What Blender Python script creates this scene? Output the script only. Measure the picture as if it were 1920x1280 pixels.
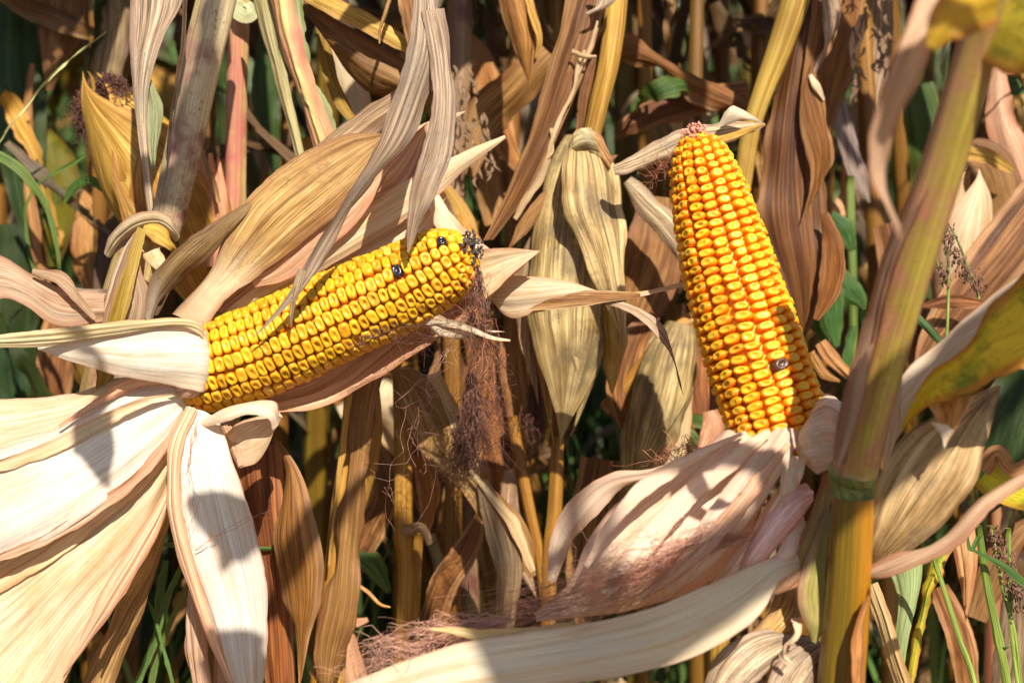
import bpy, math, random
import numpy as np
from mathutils import Vector, Matrix, noise as mnoise
sc = bpy.context.scene
for o in list(bpy.data.objects): bpy.data.objects.remove(o)
C = sc.collection
R = math.radians
rng = random.Random(7)

# ------------------------------------------------------------------ camera, sky, sun, exposure
CAM_H = 1.05; PITCH = 10.0; LENS = 50.0; REF = 0.80
cam_d = bpy.data.cameras.new('camera'); cam = bpy.data.objects.new('camera', cam_d); C.objects.link(cam)
cam.location = (0, 0, CAM_H); cam.rotation_euler = (R(90-PITCH), 0, 0)
cam_d.lens = LENS; cam_d.sensor_width = 36; cam_d.clip_start = 0.02; cam_d.clip_end = 400
cam_d.dof.use_dof = True; cam_d.dof.focus_distance = 0.785; cam_d.dof.aperture_fstop = 6.3
sc.camera = cam
SUN_EL, SUN_AZ = 47.0, 163.0        # azimuth clockwise from +Y (the view direction): behind the camera, to its right
world = bpy.data.worlds.new('World'); sc.world = world; world.use_nodes = True
wn = world.node_tree; wn.nodes.clear()
sky = wn.nodes.new('ShaderNodeTexSky'); sky.sky_type = 'NISHITA'; sky.sun_disc = False
sky.sun_elevation = R(SUN_EL); sky.sun_rotation = R(SUN_AZ)
bg = wn.nodes.new('ShaderNodeBackground'); bg.inputs['Strength'].default_value = 0.07
wo = wn.nodes.new('ShaderNodeOutputWorld')
wn.links.new(sky.outputs[0], bg.inputs[0]); wn.links.new(bg.outputs[0], wo.inputs[0])
sl = bpy.data.lights.new('sun', 'SUN'); sl.energy = 5.0; sl.angle = R(0.5); sl.color = (1, 0.93, 0.81)
sun = bpy.data.objects.new('sun', sl); C.objects.link(sun)
sdir = Vector((math.sin(R(SUN_AZ))*math.cos(R(SUN_EL)), math.cos(R(SUN_AZ))*math.cos(R(SUN_EL)), math.sin(R(SUN_EL))))
sun.rotation_euler = sdir.to_track_quat('Z', 'Y').to_euler(); sun.location = sdir*5
sc.view_settings.view_transform = 'Standard'; sc.view_settings.look = 'None'
sc.view_settings.exposure = 0.88; sc.view_settings.gamma = 1
sc.view_settings.use_curve_mapping = False

FWD = Vector((0, math.cos(R(PITCH)), -math.sin(R(PITCH)))); UP = Vector((0, math.sin(R(PITCH)), math.cos(R(PITCH)))); RT = Vector((1, 0, 0))
CAMP = Vector((0, 0, CAM_H))
def S(x, y, z=0.0):
    """photo point -> place in the field; z = centimetres behind the plane of the ears"""
    D = REF + z/100.0; k = D*0.72/1920
    return CAMP + FWD*D + RT*((x-960)*k) + UP*((640-y)*k)

# ------------------------------------------------------------------ materials
def nd(nt, t, **kw):
    n = nt.nodes.new(t)
    for k, v in kw.items(): setattr(n, k, v)
    return n
def leaf_mat(name, dark, mid, light, edge=None, edge_amt=0.6, blotch=None, blotch_amt=0.5, blotch_scale=14,
             spot=None, spot_amt=0.5, trans=0.3, rough=0.55, su=46, sv=3.2, bump=0.34, spec=0.35, tip=None, lo=.41, hi=.59, root=None, zones=None, macro=.6, rim=.55, macro_col=(.58, .47, .38)):
    m = bpy.data.materials.new(name); m.use_nodes = True; nt = m.node_tree; nt.nodes.clear(); L = nt.links.new
    def math_(op, a, b=None, c=None):
        n = nd(nt, 'ShaderNodeMath', operation=op)
        for i, v in enumerate((a, b, c)):
            if v is None: continue
            if isinstance(v, (int, float)): n.inputs[i].default_value = v
            else: L(v, n.inputs[i])
        return n.outputs[0]
    def mix(f, a, b, bt='MIX'):
        n = nd(nt, 'ShaderNodeMix', data_type='RGBA', blend_type=bt)
        if isinstance(f, (int, float)): n.inputs[0].default_value = f
        else: L(f, n.inputs[0])
        for i, v in ((6, a), (7, b)):
            if isinstance(v, tuple): n.inputs[i].default_value = (*v, 1)
            else: L(v, n.inputs[i])
        return n.outputs[2]
    def noise(vec, scale, detail=3, rough_=.55):
        n = nd(nt, 'ShaderNodeTexNoise'); n.inputs['Scale'].default_value = scale; n.inputs['Detail'].default_value = detail
        n.inputs['Roughness'].default_value = rough_; L(vec, n.inputs['Vector']); return n.outputs['Fac']
    def mr(v, a, b, c=0., d=1.):
        n = nd(nt, 'ShaderNodeMapRange'); n.inputs[1].default_value = a; n.inputs[2].default_value = b
        n.inputs[3].default_value = c; n.inputs[4].default_value = d; L(v, n.inputs[0]); return n.outputs[0]
    tc = nd(nt, 'ShaderNodeTexCoord'); oi = nd(nt, 'ShaderNodeObjectInfo')
    sp = nd(nt, 'ShaderNodeSeparateXYZ'); L(tc.outputs['UV'], sp.inputs[0])
    u, v = sp.outputs[0], sp.outputs[1]
    def comb(a, b, c):
        n = nd(nt, 'ShaderNodeCombineXYZ'); L(a, n.inputs[0]); L(b, n.inputs[1]); L(c, n.inputs[2]); return n.outputs[0]
    rnd = math_('MULTIPLY', oi.outputs['Random'], 37.0)
    n1 = noise(comb(math_('MULTIPLY', u, su*.28), math_('MULTIPLY', v, sv*.5), rnd), 1.0, 3)
    n2 = noise(comb(math_('MULTIPLY', u, su), math_('MULTIPLY', v, sv), rnd), 1.0, 3, .65)
    n3 = noise(comb(math_('MULTIPLY', u, su*2.9), math_('MULTIPLY', v, sv*1.3), rnd), 1.0, 2, .7)
    mixn = math_('ADD', math_('MULTIPLY', n1, .34), math_('ADD', math_('MULTIPLY', n2, .24), math_('MULTIPLY', n3, .42)))
    cr = nd(nt, 'ShaderNodeValToRGB'); cr.color_ramp.elements[0].position = lo; cr.color_ramp.elements[1].position = hi
    cr.color_ramp.elements[0].color = (*dark, 1); cr.color_ramp.elements[1].color = (*light, 1)
    e = cr.color_ramp.elements.new((lo+hi)/2); e.color = (*mid, 1); L(mixn, cr.inputs[0])
    col = cr.outputs[0]
    if zones:
        zr = nd(nt, 'ShaderNodeValToRGB'); el = zr.color_ramp.elements
        while len(el) < len(zones): el.new(.5)
        for q, (pos, c_) in enumerate(zones): el[q].position = pos; el[q].color = (*c_, 1)
        L(math_('ADD', u, math_('MULTIPLY', math_('SUBTRACT', n1, .5), .22)), zr.inputs[0]); col = mix(.78, col, zr.outputs[0])
    # broad patches that run with the fibres: bleached here, browner there
    m1 = noise(comb(math_('MULTIPLY', u, 2.6), math_('MULTIPLY', v, 2.4), math_('ADD', rnd, 7.3)), 1.0, 4, .62)
    m2 = noise(comb(math_('MULTIPLY', u, 5.), math_('MULTIPLY', v, 1.6), math_('ADD', rnd, 3.1)), 1.0, 4, .62)
    col = mix(math_('MULTIPLY', mr(m1, .50, .66), macro), col, mix(1., col, macro_col, 'MULTIPLY'))
    col = mix(math_('MULTIPLY', mr(m2, .54, .68), macro*.7), col, mix(1., col, (1.22, 1.22, 1.12), 'MULTIPLY'))
    if root: col = mix(mr(math_('ADD', v, math_('MULTIPLY', math_('SUBTRACT', n2, .5), .5)), .16, .34, .85, 0.), col, root)
    rv = nd(nt, 'ShaderNodeVectorMath', operation='ADD'); L(tc.outputs['Object'], rv.inputs[0])
    rc = comb(rnd, rnd, rnd); L(rc, rv.inputs[1]); ov = rv.outputs[0]
    if blotch:
        b = mr(noise(ov, blotch_scale, 4, .6), .5, .66); col = mix(math_('MULTIPLY', b, blotch_amt), col, blotch)
    if edge:
        eu = math_('ABSOLUTE', math_('SUBTRACT', math_('MULTIPLY', u, 2.), 1.))
        eu = math_('ADD', eu, math_('MULTIPLY', math_('SUBTRACT', n1, .5), .9))
        col = mix(math_('MULTIPLY', mr(eu, .55, 1.0), edge_amt), col, edge)
    if tip:
        tv = math_('ADD', v, math_('MULTIPLY', math_('SUBTRACT', n2, .5), .5))
        col = mix(math_('MULTIPLY', mr(tv, .6, 1.), .75), col, tip)
    if spot:
        s1 = mr(noise(ov, 420, 3, .7), .56, .70); s2 = mr(noise(ov, 22, 3), .42, .62)
        col = mix(math_('MULTIPLY', math_('MULTIPLY', s1, s2), spot_amt), col, spot)
    if rim:
        ru = math_('ABSOLUTE', math_('SUBTRACT', math_('MULTIPLY', u, 2.), 1.)); col = mix(mr(math_('ADD', ru, math_('MULTIPLY', math_('SUBTRACT', n2, .5), .12)), .94, .985, 0., rim), col, mix(1., col, (.42, .28, .20), 'MULTIPLY'))
    fine = mr(n3, .32, .68, .80, 1.12)
    val = math_('MULTIPLY', fine, mr(noise(ov, 9, 2), .3, .7, .86, 1.1))
    cmb = nd(nt, 'ShaderNodeCombineColor'); [L(val, cmb.inputs[i]) for i in range(3)]
    col = mix(1.0, col, cmb.outputs[0], 'MULTIPLY'); col = mix(1.0, col, oi.outputs['Color'], 'MULTIPLY')
    pb = nd(nt, 'ShaderNodeBsdfPrincipled'); L(col, pb.inputs['Base Color']); pb.inputs['Roughness'].default_value = rough
    pb.inputs['Specular IOR Level'].default_value = spec
    bh = math_('ADD', math_('MULTIPLY', n3, .9), math_('ADD', math_('MULTIPLY', n2, .5), math_('MULTIPLY', n1, .4)))
    bp = nd(nt, 'ShaderNodeBump'); bp.inputs['Strength'].default_value = bump; bp.inputs['Distance'].default_value = .0016; L(bh, bp.inputs['Height'])
    L(bp.outputs[0], pb.inputs['Normal'])
    out = nd(nt, 'ShaderNodeOutputMaterial')
    if trans > 0:
        tr = nd(nt, 'ShaderNodeBsdfTranslucent'); L(mix(1., col, (1.0, .86, .62), 'MULTIPLY'), tr.inputs[0]); L(bp.outputs[0], tr.inputs['Normal'])
        ms = nd(nt, 'ShaderNodeMixShader'); ms.inputs[0].default_value = trans
        L(pb.outputs[0], ms.inputs[1]); L(tr.outputs[0], ms.inputs[2]); L(ms.outputs[0], out.inputs[0])
    else: L(pb.outputs[0], out.inputs[0])
    return m
M = {}
M['husk'] = leaf_mat('cream_husk', (.56,.43,.27), (.70,.58,.42), (.78,.70,.54), edge=(.60,.28,.15), edge_amt=.45, macro=.7, rim=.5, macro_col=(.88, .68, .46), spot=(.25,.14,.08), spot_amt=.35, blotch=(.62,.45,.20), blotch_amt=.35, trans=.3, rough=.6, bump=.3, su=44)
M['white'] = leaf_mat('white_husk', (.68,.57,.44), (.77,.70,.59), (.82,.77,.67), edge=(.60,.30,.18), edge_amt=.35, macro=.7, rim=.5, macro_col=(.90, .72, .56), spot=(.35,.22,.14), spot_amt=.25, blotch=(.66,.55,.30), blotch_amt=.3, trans=.3, rough=.55, bump=.28, su=46)
M['pink'] = leaf_mat('pink_husk', (.42,.20,.11), (.62,.38,.24), (.74,.55,.39), edge=(.46,.17,.09), edge_amt=.6, trans=.32, rough=.6, bump=.32, su=44)
M['tanhusk'] = leaf_mat('weathered_husk', (.19,.10,.03), (.47,.30,.10), (.66,.49,.23), edge=(.30,.15,.07), edge_amt=.6, blotch=(.28,.14,.06), blotch_amt=.7, spot=(.08,.05,.03), spot_amt=.7, trans=.28, root=(.72,.63,.46), macro=1., lo=.43, hi=.58, macro_col=(.55,.40,.26))
M['ochre'] = leaf_mat('ochre_husk', (.24,.11,.014), (.48,.27,.04), (.64,.42,.11), edge=(.48,.22,.1), edge_amt=.4, trans=.22)
M['grey'] = leaf_mat('grey_weathered_leaf', (.12,.075,.05), (.34,.25,.165), (.64,.53,.39), edge=(.2,.13,.1), blotch=(.24,.22,.18), blotch_amt=.6, blotch_scale=30, spot=(.10,.08,.06), spot_amt=.6, trans=.25, rough=.65, lo=.43, hi=.58, macro=.8, macro_col=(.6,.48,.42))
M['mould'] = leaf_mat('grey_streaked_husk', (.22,.155,.07), (.52,.41,.20), (.72,.61,.37), blotch=(.15,.12,.08), blotch_amt=.75, blotch_scale=34, spot=(.08,.07,.05), spot_amt=.7, trans=.22, rough=.65, lo=.44, hi=.57, macro=.85, macro_col=(.55,.45,.32))
M['tan'] = leaf_mat('dry_tan_leaf', (.15,.068,.018), (.37,.205,.066), (.58,.39,.17), edge=(.26,.11,.05), spot=(.1,.05,.02), spot_amt=.4, trans=.20, blotch=(.22,.10,.04), blotch_amt=.5)
M['brown'] = leaf_mat('dry_brown_leaf', (.045,.017,.005), (.145,.062,.017), (.34,.18,.058), edge=(.46,.30,.15), edge_amt=.5, spot=(.06,.03,.015), spot_amt=.5, trans=.14, blotch=(.12,.045,.02), blotch_amt=.5)
M['rust'] = leaf_mat('dry_rust_leaf', (.11,.036,.008), (.29,.12,.024), (.48,.25,.062), edge=(.5,.30,.15), trans=.22, blotch=(.20,.07,.02), blotch_amt=.5)
M['green'] = leaf_mat('green_leaf', (.025,.06,.012), (.05,.11,.02), (.10,.17,.05), edge=(.2,.2,.05), edge_amt=.3, trans=.4, rough=.45, blotch=(.16,.14,.03), blotch_amt=.4)
M['blotchy'] = leaf_mat('yellow_green_blotched_leaf', (.48,.36,.02), (.60,.46,.025), (.66,.52,.04), edge=(.42,.14,.02), edge_amt=.85, blotch=(.10,.20,.015), blotch_amt=.95, blotch_scale=55, spot=(.16,.05,.01), spot_amt=.8, trans=.5, macro=.2, rough=.45)
M['stalk'] = leaf_mat('dry_ochre_stalk', (.22,.10,.012), (.40,.22,.035), (.54,.35,.09), blotch=(.26,.11,.03), blotch_amt=.5, trans=0, rough=.45, su=22, sv=2, bump=.35, rim=0)
M['stalk_grey'] = leaf_mat('mottled_grey_purple_stalk', (.20,.13,.07), (.34,.25,.14), (.47,.38,.25), edge=(.50,.40,.22), edge_amt=.2, blotch=(.19,.075,.07), blotch_amt=.85, blotch_scale=45, spot=(.11,.05,.05), spot_amt=1., trans=0, rough=.5, su=20, sv=2, bump=.35, rim=0, zones=[(0,(.22,.12,.09)),(.09,(.36,.29,.09)),(.17,(.22,.15,.10)),(.27,(.42,.33,.21)),(.38,(.50,.40,.25)),(.46,(.66,.55,.33)),(.7,(.3,.2,.12))])  # zones hold own mottled hues, plus a sunlit right edge painted paler
M['stalk_red'] = leaf_mat('reddish_stalk', (.30,.10,.07), (.45,.24,.13), (.55,.42,.2), blotch=(.36,.09,.08), blotch_amt=.8, blotch_scale=22, trans=0, rough=.5, su=18, sv=2, bump=.35, rim=0, zones=[(0,(.40,.22,.14)),(.11,(.34,.12,.07)),(.2,(.46,.28,.14)),(.3,(.36,.15,.08)),(.38,(.40,.34,.08)),(.45,(.64,.52,.22)),(.7,(.4,.2,.1))])  # pale right end of the zones paints in the sunlit edge
M['stalk_front'] = leaf_mat('pink_and_green_sheathed_stalk', (.24,.10,.05), (.36,.25,.045), (.28,.30,.05), edge=(.48,.26,.13), edge_amt=.4, blotch=(.36,.15,.09), blotch_amt=.8, blotch_scale=48, spot=(.16,.06,.02), spot_amt=.8, trans=0, rough=.5, su=14, sv=1.2, bump=.3, rim=0, zones=[(0,(.30,.13,.08)),(.08,(.22,.10,.045)),(.15,(.30,.19,.05)),(.23,(.36,.28,.045)),(.34,(.42,.31,.06)),(.40,(.30,.13,.05)),(.46,(.60,.42,.20)),(.62,(.4,.2,.1))])  # hue zones across the sheath; right edge lightened as if sunlit
M['stalk_lower'] = leaf_mat('orange_green_glossy_stalk', (.13,.13,.01), (.36,.17,.008), (.50,.20,.012), trans=0, rough=.32, su=12, sv=.8, bump=.2, spec=.5, rim=0, macro=.3, zones=[(0,(.17,.075,.012)),(.08,(.10,.07,.008)),(.17,(.15,.09,.008)),(.26,(.27,.115,.009)),(.40,(.40,.15,.008)),(.5,(.34,.12,.008))])  # olive and orange zones, left half darkened as the shaded side
M['stalk_green'] = leaf_mat('green_stem', (.08,.12,.02), (.18,.24,.05), (.30,.34,.10), trans=0, rough=.45, su=8, sv=3, rim=0)
M['shank'] = leaf_mat('yellow_green_bract', (.22,.20,.04), (.38,.32,.08), (.52,.44,.18), edge=(.45,.18,.14), edge_amt=.8, trans=.25)
M['mid_green_rib'] = leaf_mat('pale_green_rib', (.2,.25,.1), (.42,.42,.22), (.6,.58,.4), trans=.2)

def flat_mat(name, col, rough=.6, sss=0, trans=0, var=.25, scale=60, spec=.4):
    m = bpy.data.materials.new(name); m.use_nodes = True; nt = m.node_tree; b = nt.nodes['Principled BSDF']
    tc = nd(nt, 'ShaderNodeTexCoord'); n = nd(nt, 'ShaderNodeTexNoise'); n.inputs['Scale'].default_value = scale; n.inputs['Detail'].default_value = 4
    nt.links.new(tc.outputs['Object'], n.inputs['Vector'])
    cr = nd(nt, 'ShaderNodeValToRGB'); cr.color_ramp.elements[0].position = .35; cr.color_ramp.elements[1].position = .65
    cr.color_ramp.elements[0].color = (*[c*(1-var) for c in col], 1); cr.color_ramp.elements[1].color = (*[min(1, c*(1+var)) for c in col], 1)
    nt.links.new(n.outputs['Fac'], cr.inputs[0]); nt.links.new(cr.outputs[0], b.inputs['Base Color'])
    b.inputs['Roughness'].default_value = rough; b.inputs['Specular IOR Level'].default_value = spec
    return m
M['silk_dark'] = flat_mat('dark_brown_silk', (.11,.045,.03), .45)
M['silk_pale'] = flat_mat('pale_pink_silk', (.50,.27,.19), .5)
M['silk_rust'] = flat_mat('rusty_pink_silk', (.42,.16,.09), .5)
M['cob'] = flat_mat('orange_cob_core', (.66,.22,.02), .6)
M['cob_glow'] = flat_mat('orange_glow_cob_core', (.82,.33,.01), .5)  # core colour brightened to imitate light glowing between the kernels
M['cob_dark'] = flat_mat('dark_mouldy_cob_tip', (.07,.055,.045), .9, scale=500, var=.7)
M['cob_pink'] = flat_mat('pink_cob_tip', (.55,.24,.17), .8, scale=500, var=.4)
M['soil'] = flat_mat('brown_field_soil', (.13,.085,.05), .95, scale=12, var=.5)
M['grass'] = flat_mat('grass_blade', (.075,.13,.028), .5, scale=5, var=.5)
M['seed'] = flat_mat('purple_brown_seed', (.16,.08,.05), .8, scale=300, var=.5)

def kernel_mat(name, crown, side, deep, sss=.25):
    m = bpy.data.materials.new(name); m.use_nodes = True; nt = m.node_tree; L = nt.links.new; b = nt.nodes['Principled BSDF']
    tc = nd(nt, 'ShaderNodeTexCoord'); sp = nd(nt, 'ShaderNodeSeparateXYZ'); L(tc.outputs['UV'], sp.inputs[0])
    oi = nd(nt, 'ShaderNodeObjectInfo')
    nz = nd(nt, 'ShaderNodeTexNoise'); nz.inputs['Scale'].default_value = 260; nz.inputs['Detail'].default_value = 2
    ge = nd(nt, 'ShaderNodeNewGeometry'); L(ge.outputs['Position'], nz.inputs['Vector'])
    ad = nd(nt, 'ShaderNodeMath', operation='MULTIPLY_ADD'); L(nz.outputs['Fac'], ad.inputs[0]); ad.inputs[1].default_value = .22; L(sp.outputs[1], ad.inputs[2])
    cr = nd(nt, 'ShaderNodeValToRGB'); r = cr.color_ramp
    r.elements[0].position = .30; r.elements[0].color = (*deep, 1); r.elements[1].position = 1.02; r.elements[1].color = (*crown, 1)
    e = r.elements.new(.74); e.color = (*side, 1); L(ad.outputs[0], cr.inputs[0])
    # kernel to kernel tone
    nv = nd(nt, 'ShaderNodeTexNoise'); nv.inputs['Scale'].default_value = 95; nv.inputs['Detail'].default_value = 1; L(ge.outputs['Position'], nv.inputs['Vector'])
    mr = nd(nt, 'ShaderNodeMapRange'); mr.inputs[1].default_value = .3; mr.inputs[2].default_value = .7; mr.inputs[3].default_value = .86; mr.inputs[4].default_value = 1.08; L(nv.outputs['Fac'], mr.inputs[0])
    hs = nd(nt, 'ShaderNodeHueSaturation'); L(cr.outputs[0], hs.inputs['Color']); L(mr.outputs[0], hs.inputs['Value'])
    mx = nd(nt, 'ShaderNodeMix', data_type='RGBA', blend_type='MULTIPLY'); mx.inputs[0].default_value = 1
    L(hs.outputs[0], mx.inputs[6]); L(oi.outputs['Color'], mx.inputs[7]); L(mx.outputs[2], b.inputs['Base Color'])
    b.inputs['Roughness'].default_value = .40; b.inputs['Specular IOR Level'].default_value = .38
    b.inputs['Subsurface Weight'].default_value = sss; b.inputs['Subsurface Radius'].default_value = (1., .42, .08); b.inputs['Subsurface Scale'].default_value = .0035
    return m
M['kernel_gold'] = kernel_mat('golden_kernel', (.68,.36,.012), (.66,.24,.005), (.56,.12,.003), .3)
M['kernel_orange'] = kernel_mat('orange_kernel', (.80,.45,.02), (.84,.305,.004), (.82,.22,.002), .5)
M['kernel_black'] = flat_mat('black_kernel', (.014,.011,.018), .25, spec=.6)
M['kernel_brown'] = flat_mat('brown_kernel', (.07,.028,.014), .35, scale=300, spec=.6)

# ------------------------------------------------------------------ things and parts
def tag(o, label=None, cat=None, group=None, kind=None):
    if label: o['label'] = label
    if cat: o['category'] = cat
    if group: o['group'] = group
    if kind: o['kind'] = kind
    return o
def thing(name, loc, label, cat, group=None):
    o = bpy.data.objects.new(name, None); o.empty_display_size = .02; o.location = loc; C.objects.link(o)
    o['_w'] = 0; del o['_w']
    return tag(o, label, cat, group)
def origin_of(p):
    v = Vector((0, 0, 0))
    while p is not None: v += p.location; p = p.parent
    return v
def link_mesh(name, me, parent, mat, color=None, local=False):
    if mat is not None: me.materials.append(mat)
    o = bpy.data.objects.new(name, me); C.objects.link(o)
    if parent is not None: o.parent = parent
    if color: o.color = (*color, 1)
    return o
def mesh_np(name, V, F, UV=None, parent=None, mat=None, color=None, world=True, smooth=True):
    V = np.asarray(V, dtype=float)
    off = np.zeros(3)
    if world:
        off = np.array(origin_of(parent)) if parent is not None else V.mean(0)
    me = bpy.data.meshes.new(name); me.from_pydata((V-off).tolist(), [], F if isinstance(F, list) else F.tolist())
    if UV is not None:
        ul = me.uv_layers.new(name='UVMap'); li = np.empty(len(me.loops), dtype=np.int32); me.loops.foreach_get('vertex_index', li)
        ul.data.foreach_set('uv', np.asarray(UV, dtype=np.float32)[li].ravel())
    if smooth: me.polygons.foreach_set('use_smooth', [True]*len(me.polygons))
    o = link_mesh(name, me, parent, mat, color)
    if parent is None and world: o.location = off
    return o
def cr(P, n):
    """Catmull-Rom through the points, resampled evenly; extra columns ride along"""
    P = np.asarray(P, dtype=float)
    if len(P) == 2: 
        t = np.linspace(0, 1, n)[:, None]; return P[0]*(1-t)+P[1]*t
    Q = np.vstack([2*P[0]-P[1], P, 2*P[-1]-P[-2]]); out = []
    for i in range(1, len(Q)-2):
        for t in np.linspace(0, 1, 14, endpoint=False):
            a, b, c, d = Q[i-1], Q[i], Q[i+1], Q[i+2]
            out.append(.5*((2*b)+(-a+c)*t+(2*a-5*b+4*c-d)*t*t+(-a+3*b-3*c+d)*t**3))
    out.append(Q[-2]); out = np.array(out)
    s = np.concatenate([[0], np.cumsum(np.linalg.norm(np.diff(out[:, :3], axis=0), axis=1))])
    q = np.linspace(0, s[-1], n)
    return np.stack([np.interp(q, s, out[:, k]) for k in range(out.shape[1])], 1)
def grid_faces(nv, nu, closed=False):
    F = []
    for i in range(nv-1):
        for j in range(nu if closed else nu-1):
            j2 = (j+1) % nu; F.append((i*nu+j, i*nu+j2, (i+1)*nu+j2, (i+1)*nu+j))
    return F
def n3(x, y, z): return mnoise.noise(Vector((x, y, z)))
def norm(a): return a/np.maximum(np.linalg.norm(a, axis=-1, keepdims=True), 1e-9)
camnp = np.array(CAMP)

def finish_sheet(name, G, parent, mat, color, rib, warp, ripple, seed, wscale=18., rag=0., crease=.14, tear=0, crinkle=.08):
    """G: nv x nu x 3 grid. pleats along the length, slow warping, rippled and ragged edges - all real displacement"""
    nv, nu, _ = G.shape
    du = np.gradient(G, axis=1); dv = np.gradient(G, axis=0); N = norm(np.cross(du, dv))
    tocam = camnp-G; sgn = np.sign((N*tocam).sum(-1).mean()) or 1; N = N*sgn
    wid = np.linalg.norm(G[:, -1]-G[:, 0], axis=1); wmax = max(wid.max(), 1e-4)
    s = np.concatenate([[0], np.cumsum(np.linalg.norm(np.diff(G[:, nu//2], axis=0), axis=1))])
    disp = np.zeros((nv, nu)); lat = np.zeros((nv, nu))
    cre = [(random.Random(int(seed*100)+q).uniform(.08, .92), random.Random(int(seed*77)+q).uniform(.5, 1.3)*(1 if q % 3 else -1)) for q in range(5 if nu > 14 else 2)]
    for i in range(nv):
        fade = min(1, wid[i]/wmax*1.3)
        for j in range(nu):
            u = j/(nu-1); e = abs(2*u-1)
            d = rib*fade*(n3(u*wmax*110+seed, s[i]*9, seed)*.6+n3(u*wmax*300, s[i]*16+seed, 3.)*.2)
            for q, (cu, ca) in enumerate(cre): d -= ca*crease*fade*math.exp(-abs(u-cu-.05*n3(s[i]*9, q, seed))/.05)*(.6+.8*n3(s[i]*12, q*3., seed+5))
            d -= crinkle*fade*(abs(n3(s[i]*38+seed, u*wmax*70, seed))*1.6+.5*abs(n3(s[i]*95, u*wmax*150+seed, 2.)))
            d += warp*n3(seed+s[i]*wscale, u*wmax*wscale*1.5, seed*1.7)
            d += ripple*(e**2.5)*n3(s[i]*42+seed*3, 5.*round(u), seed)*fade
            disp[i, j] = d
            if rag: lat[i, j] = rag*(e**6)*(n3(s[i]*95, 9*round(u), seed)+.5*n3(s[i]*260, 9*round(u), seed))*(1 if u > .5 else -1)*fade
    ud = norm(du)
    G = G+N*(disp/100.)[..., None]+ud*(lat/100.)[..., None]
    uu, vv = np.meshgrid(np.linspace(0, 1, nu), np.linspace(0, 1, nv)); FF = grid_faces(nv, nu); tr = random.Random(int(seed*913))
    if tear and nu > 5:
        cut = set()
        for _ in range(tear):
            j = tr.randrange(1, nu-2); i0 = int(nv*tr.uniform(.45, .85)); ln_ = int(nv*tr.uniform(.1, .35))
            if nu > 14: G[i0:i0+ln_, :j+1] += N[i0:i0+ln_, :j+1]*.0012*tr.choice((-1, 1))
            cut |= {(i, j) for i in range(i0, min(nv-1, i0+ln_))}
        if nu <= 14: 
            for _ in range(tear*2):
                i0 = tr.randrange(2, nv-3); j = tr.choice((0, nu-2)); cut |= {(i, j) for i in range(i0, min(nv-1, i0+tr.randrange(1, 3)))}
        FF = [f for k, f in enumerate(FF) if (k//(nu-1), k % (nu-1)) not in cut]
    return mesh_np(name, G.reshape(-1, 3), FF, np.stack([uu.ravel(), vv.ravel()], 1), parent, M[mat], color)

SEED = [0]
def sheet(parent, A, B, mat, bulge=.6, color=None, rib=.09, warp=.3, ripple=.15, nu=22, nv=44, name='husk_leaf', skew=0., rag=.07, label=None, tear=0):
    """a husk or leaf drawn by its two long edges (photo x, y and cm of depth); bulge in cm towards the lens side"""
    SEED[0] += 1.37; seed = SEED[0]
    PA = np.array([S(*p) for p in A]); PB = np.array([S(*p) for p in B]); PA = cr(PA, nv); PB = cr(PB, nv)
    u = np.linspace(0, 1, nu)[None, :, None]
    G = PA[:, None]*(1-u)+PB[:, None]*u
    du = PB-PA; wid = np.linalg.norm(du, axis=1); dv = np.gradient((PA+PB)/2, axis=0); N = norm(np.cross(du, dv))
    sg = np.sign((N*(camnp-PA)).sum(-1)); N = N*np.where(sg == 0, 1, sg)[:, None]
    prof = np.sin(np.pi*u**(1+skew))
    G = G+N[:, None]*prof*(bulge*.55/100.)*np.minimum(1, wid/max(wid.max(), 1e-6)*1.5)[:, None, None]
    o = finish_sheet(name, G, parent, mat, color, rib, warp, ripple, seed, rag=rag, tear=tear, crinkle=.05 if mat in ('white', 'husk', 'pink') else .10)
    if label: o['label'] = label
    return o
def blade(parent, P, mat, cup=.15, color=None, rib=.05, warp=.25, ripple=.38, nu=11, nv=60, name='leaf', fold=0., midrib=True, rag=.09, px=True, label=None, tear=0):
    """a leaf blade along a centre line; each point (x, y, z_cm, half_width_px, roll_deg)"""
    SEED[0] += 1.37; seed = SEED[0]
    if px:
        Q = np.array([[*S(p[0], p[1], p[2]), p[3]*(REF+p[2]/100.)*.72/1920, p[4] if len(p) > 4 else 0.] for p in P])
    else: Q = np.array(P, dtype=float)
    Q = cr(Q, nv); c = Q[:, :3]; hw = np.maximum(Q[:, 3], .0002); roll = np.radians(Q[:, 4])
    T = norm(np.gradient(c, axis=0))
    if px: view = norm(camnp-c)
    else: view = np.tile(np.array([0, 0, 1.]), (nv, 1))+T*0
    A0 = norm(np.cross(T, view)); N0 = norm(np.cross(A0, T))
    if (N0*view).sum() < 0: N0 = -N0
    # keep the frame continuous
    for i in range(1, nv):
        if A0[i] @ A0[i-1] < 0: A0[i] = -A0[i]; 
    N0 = norm(np.cross(A0, T))
    A = A0*np.cos(roll)[:, None]+N0*np.sin(roll)[:, None]; N = -A0*np.sin(roll)[:, None]+N0*np.cos(roll)[:, None]
    u = np.linspace(-1, 1, nu)[None, :, None]
    G = c[:, None]+A[:, None]*hw[:, None, None]*u+N[:, None]*hw[:, None, None]*(cup*(1-u**2)-fold*np.abs(u)+(.06*np.exp(-(u*6)**2) if midrib else 0))
    o = finish_sheet(name, G, parent, mat, color, rib, warp, ripple, seed, rag=rag, tear=tear)
    if label: o['label'] = label
    return o
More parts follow.
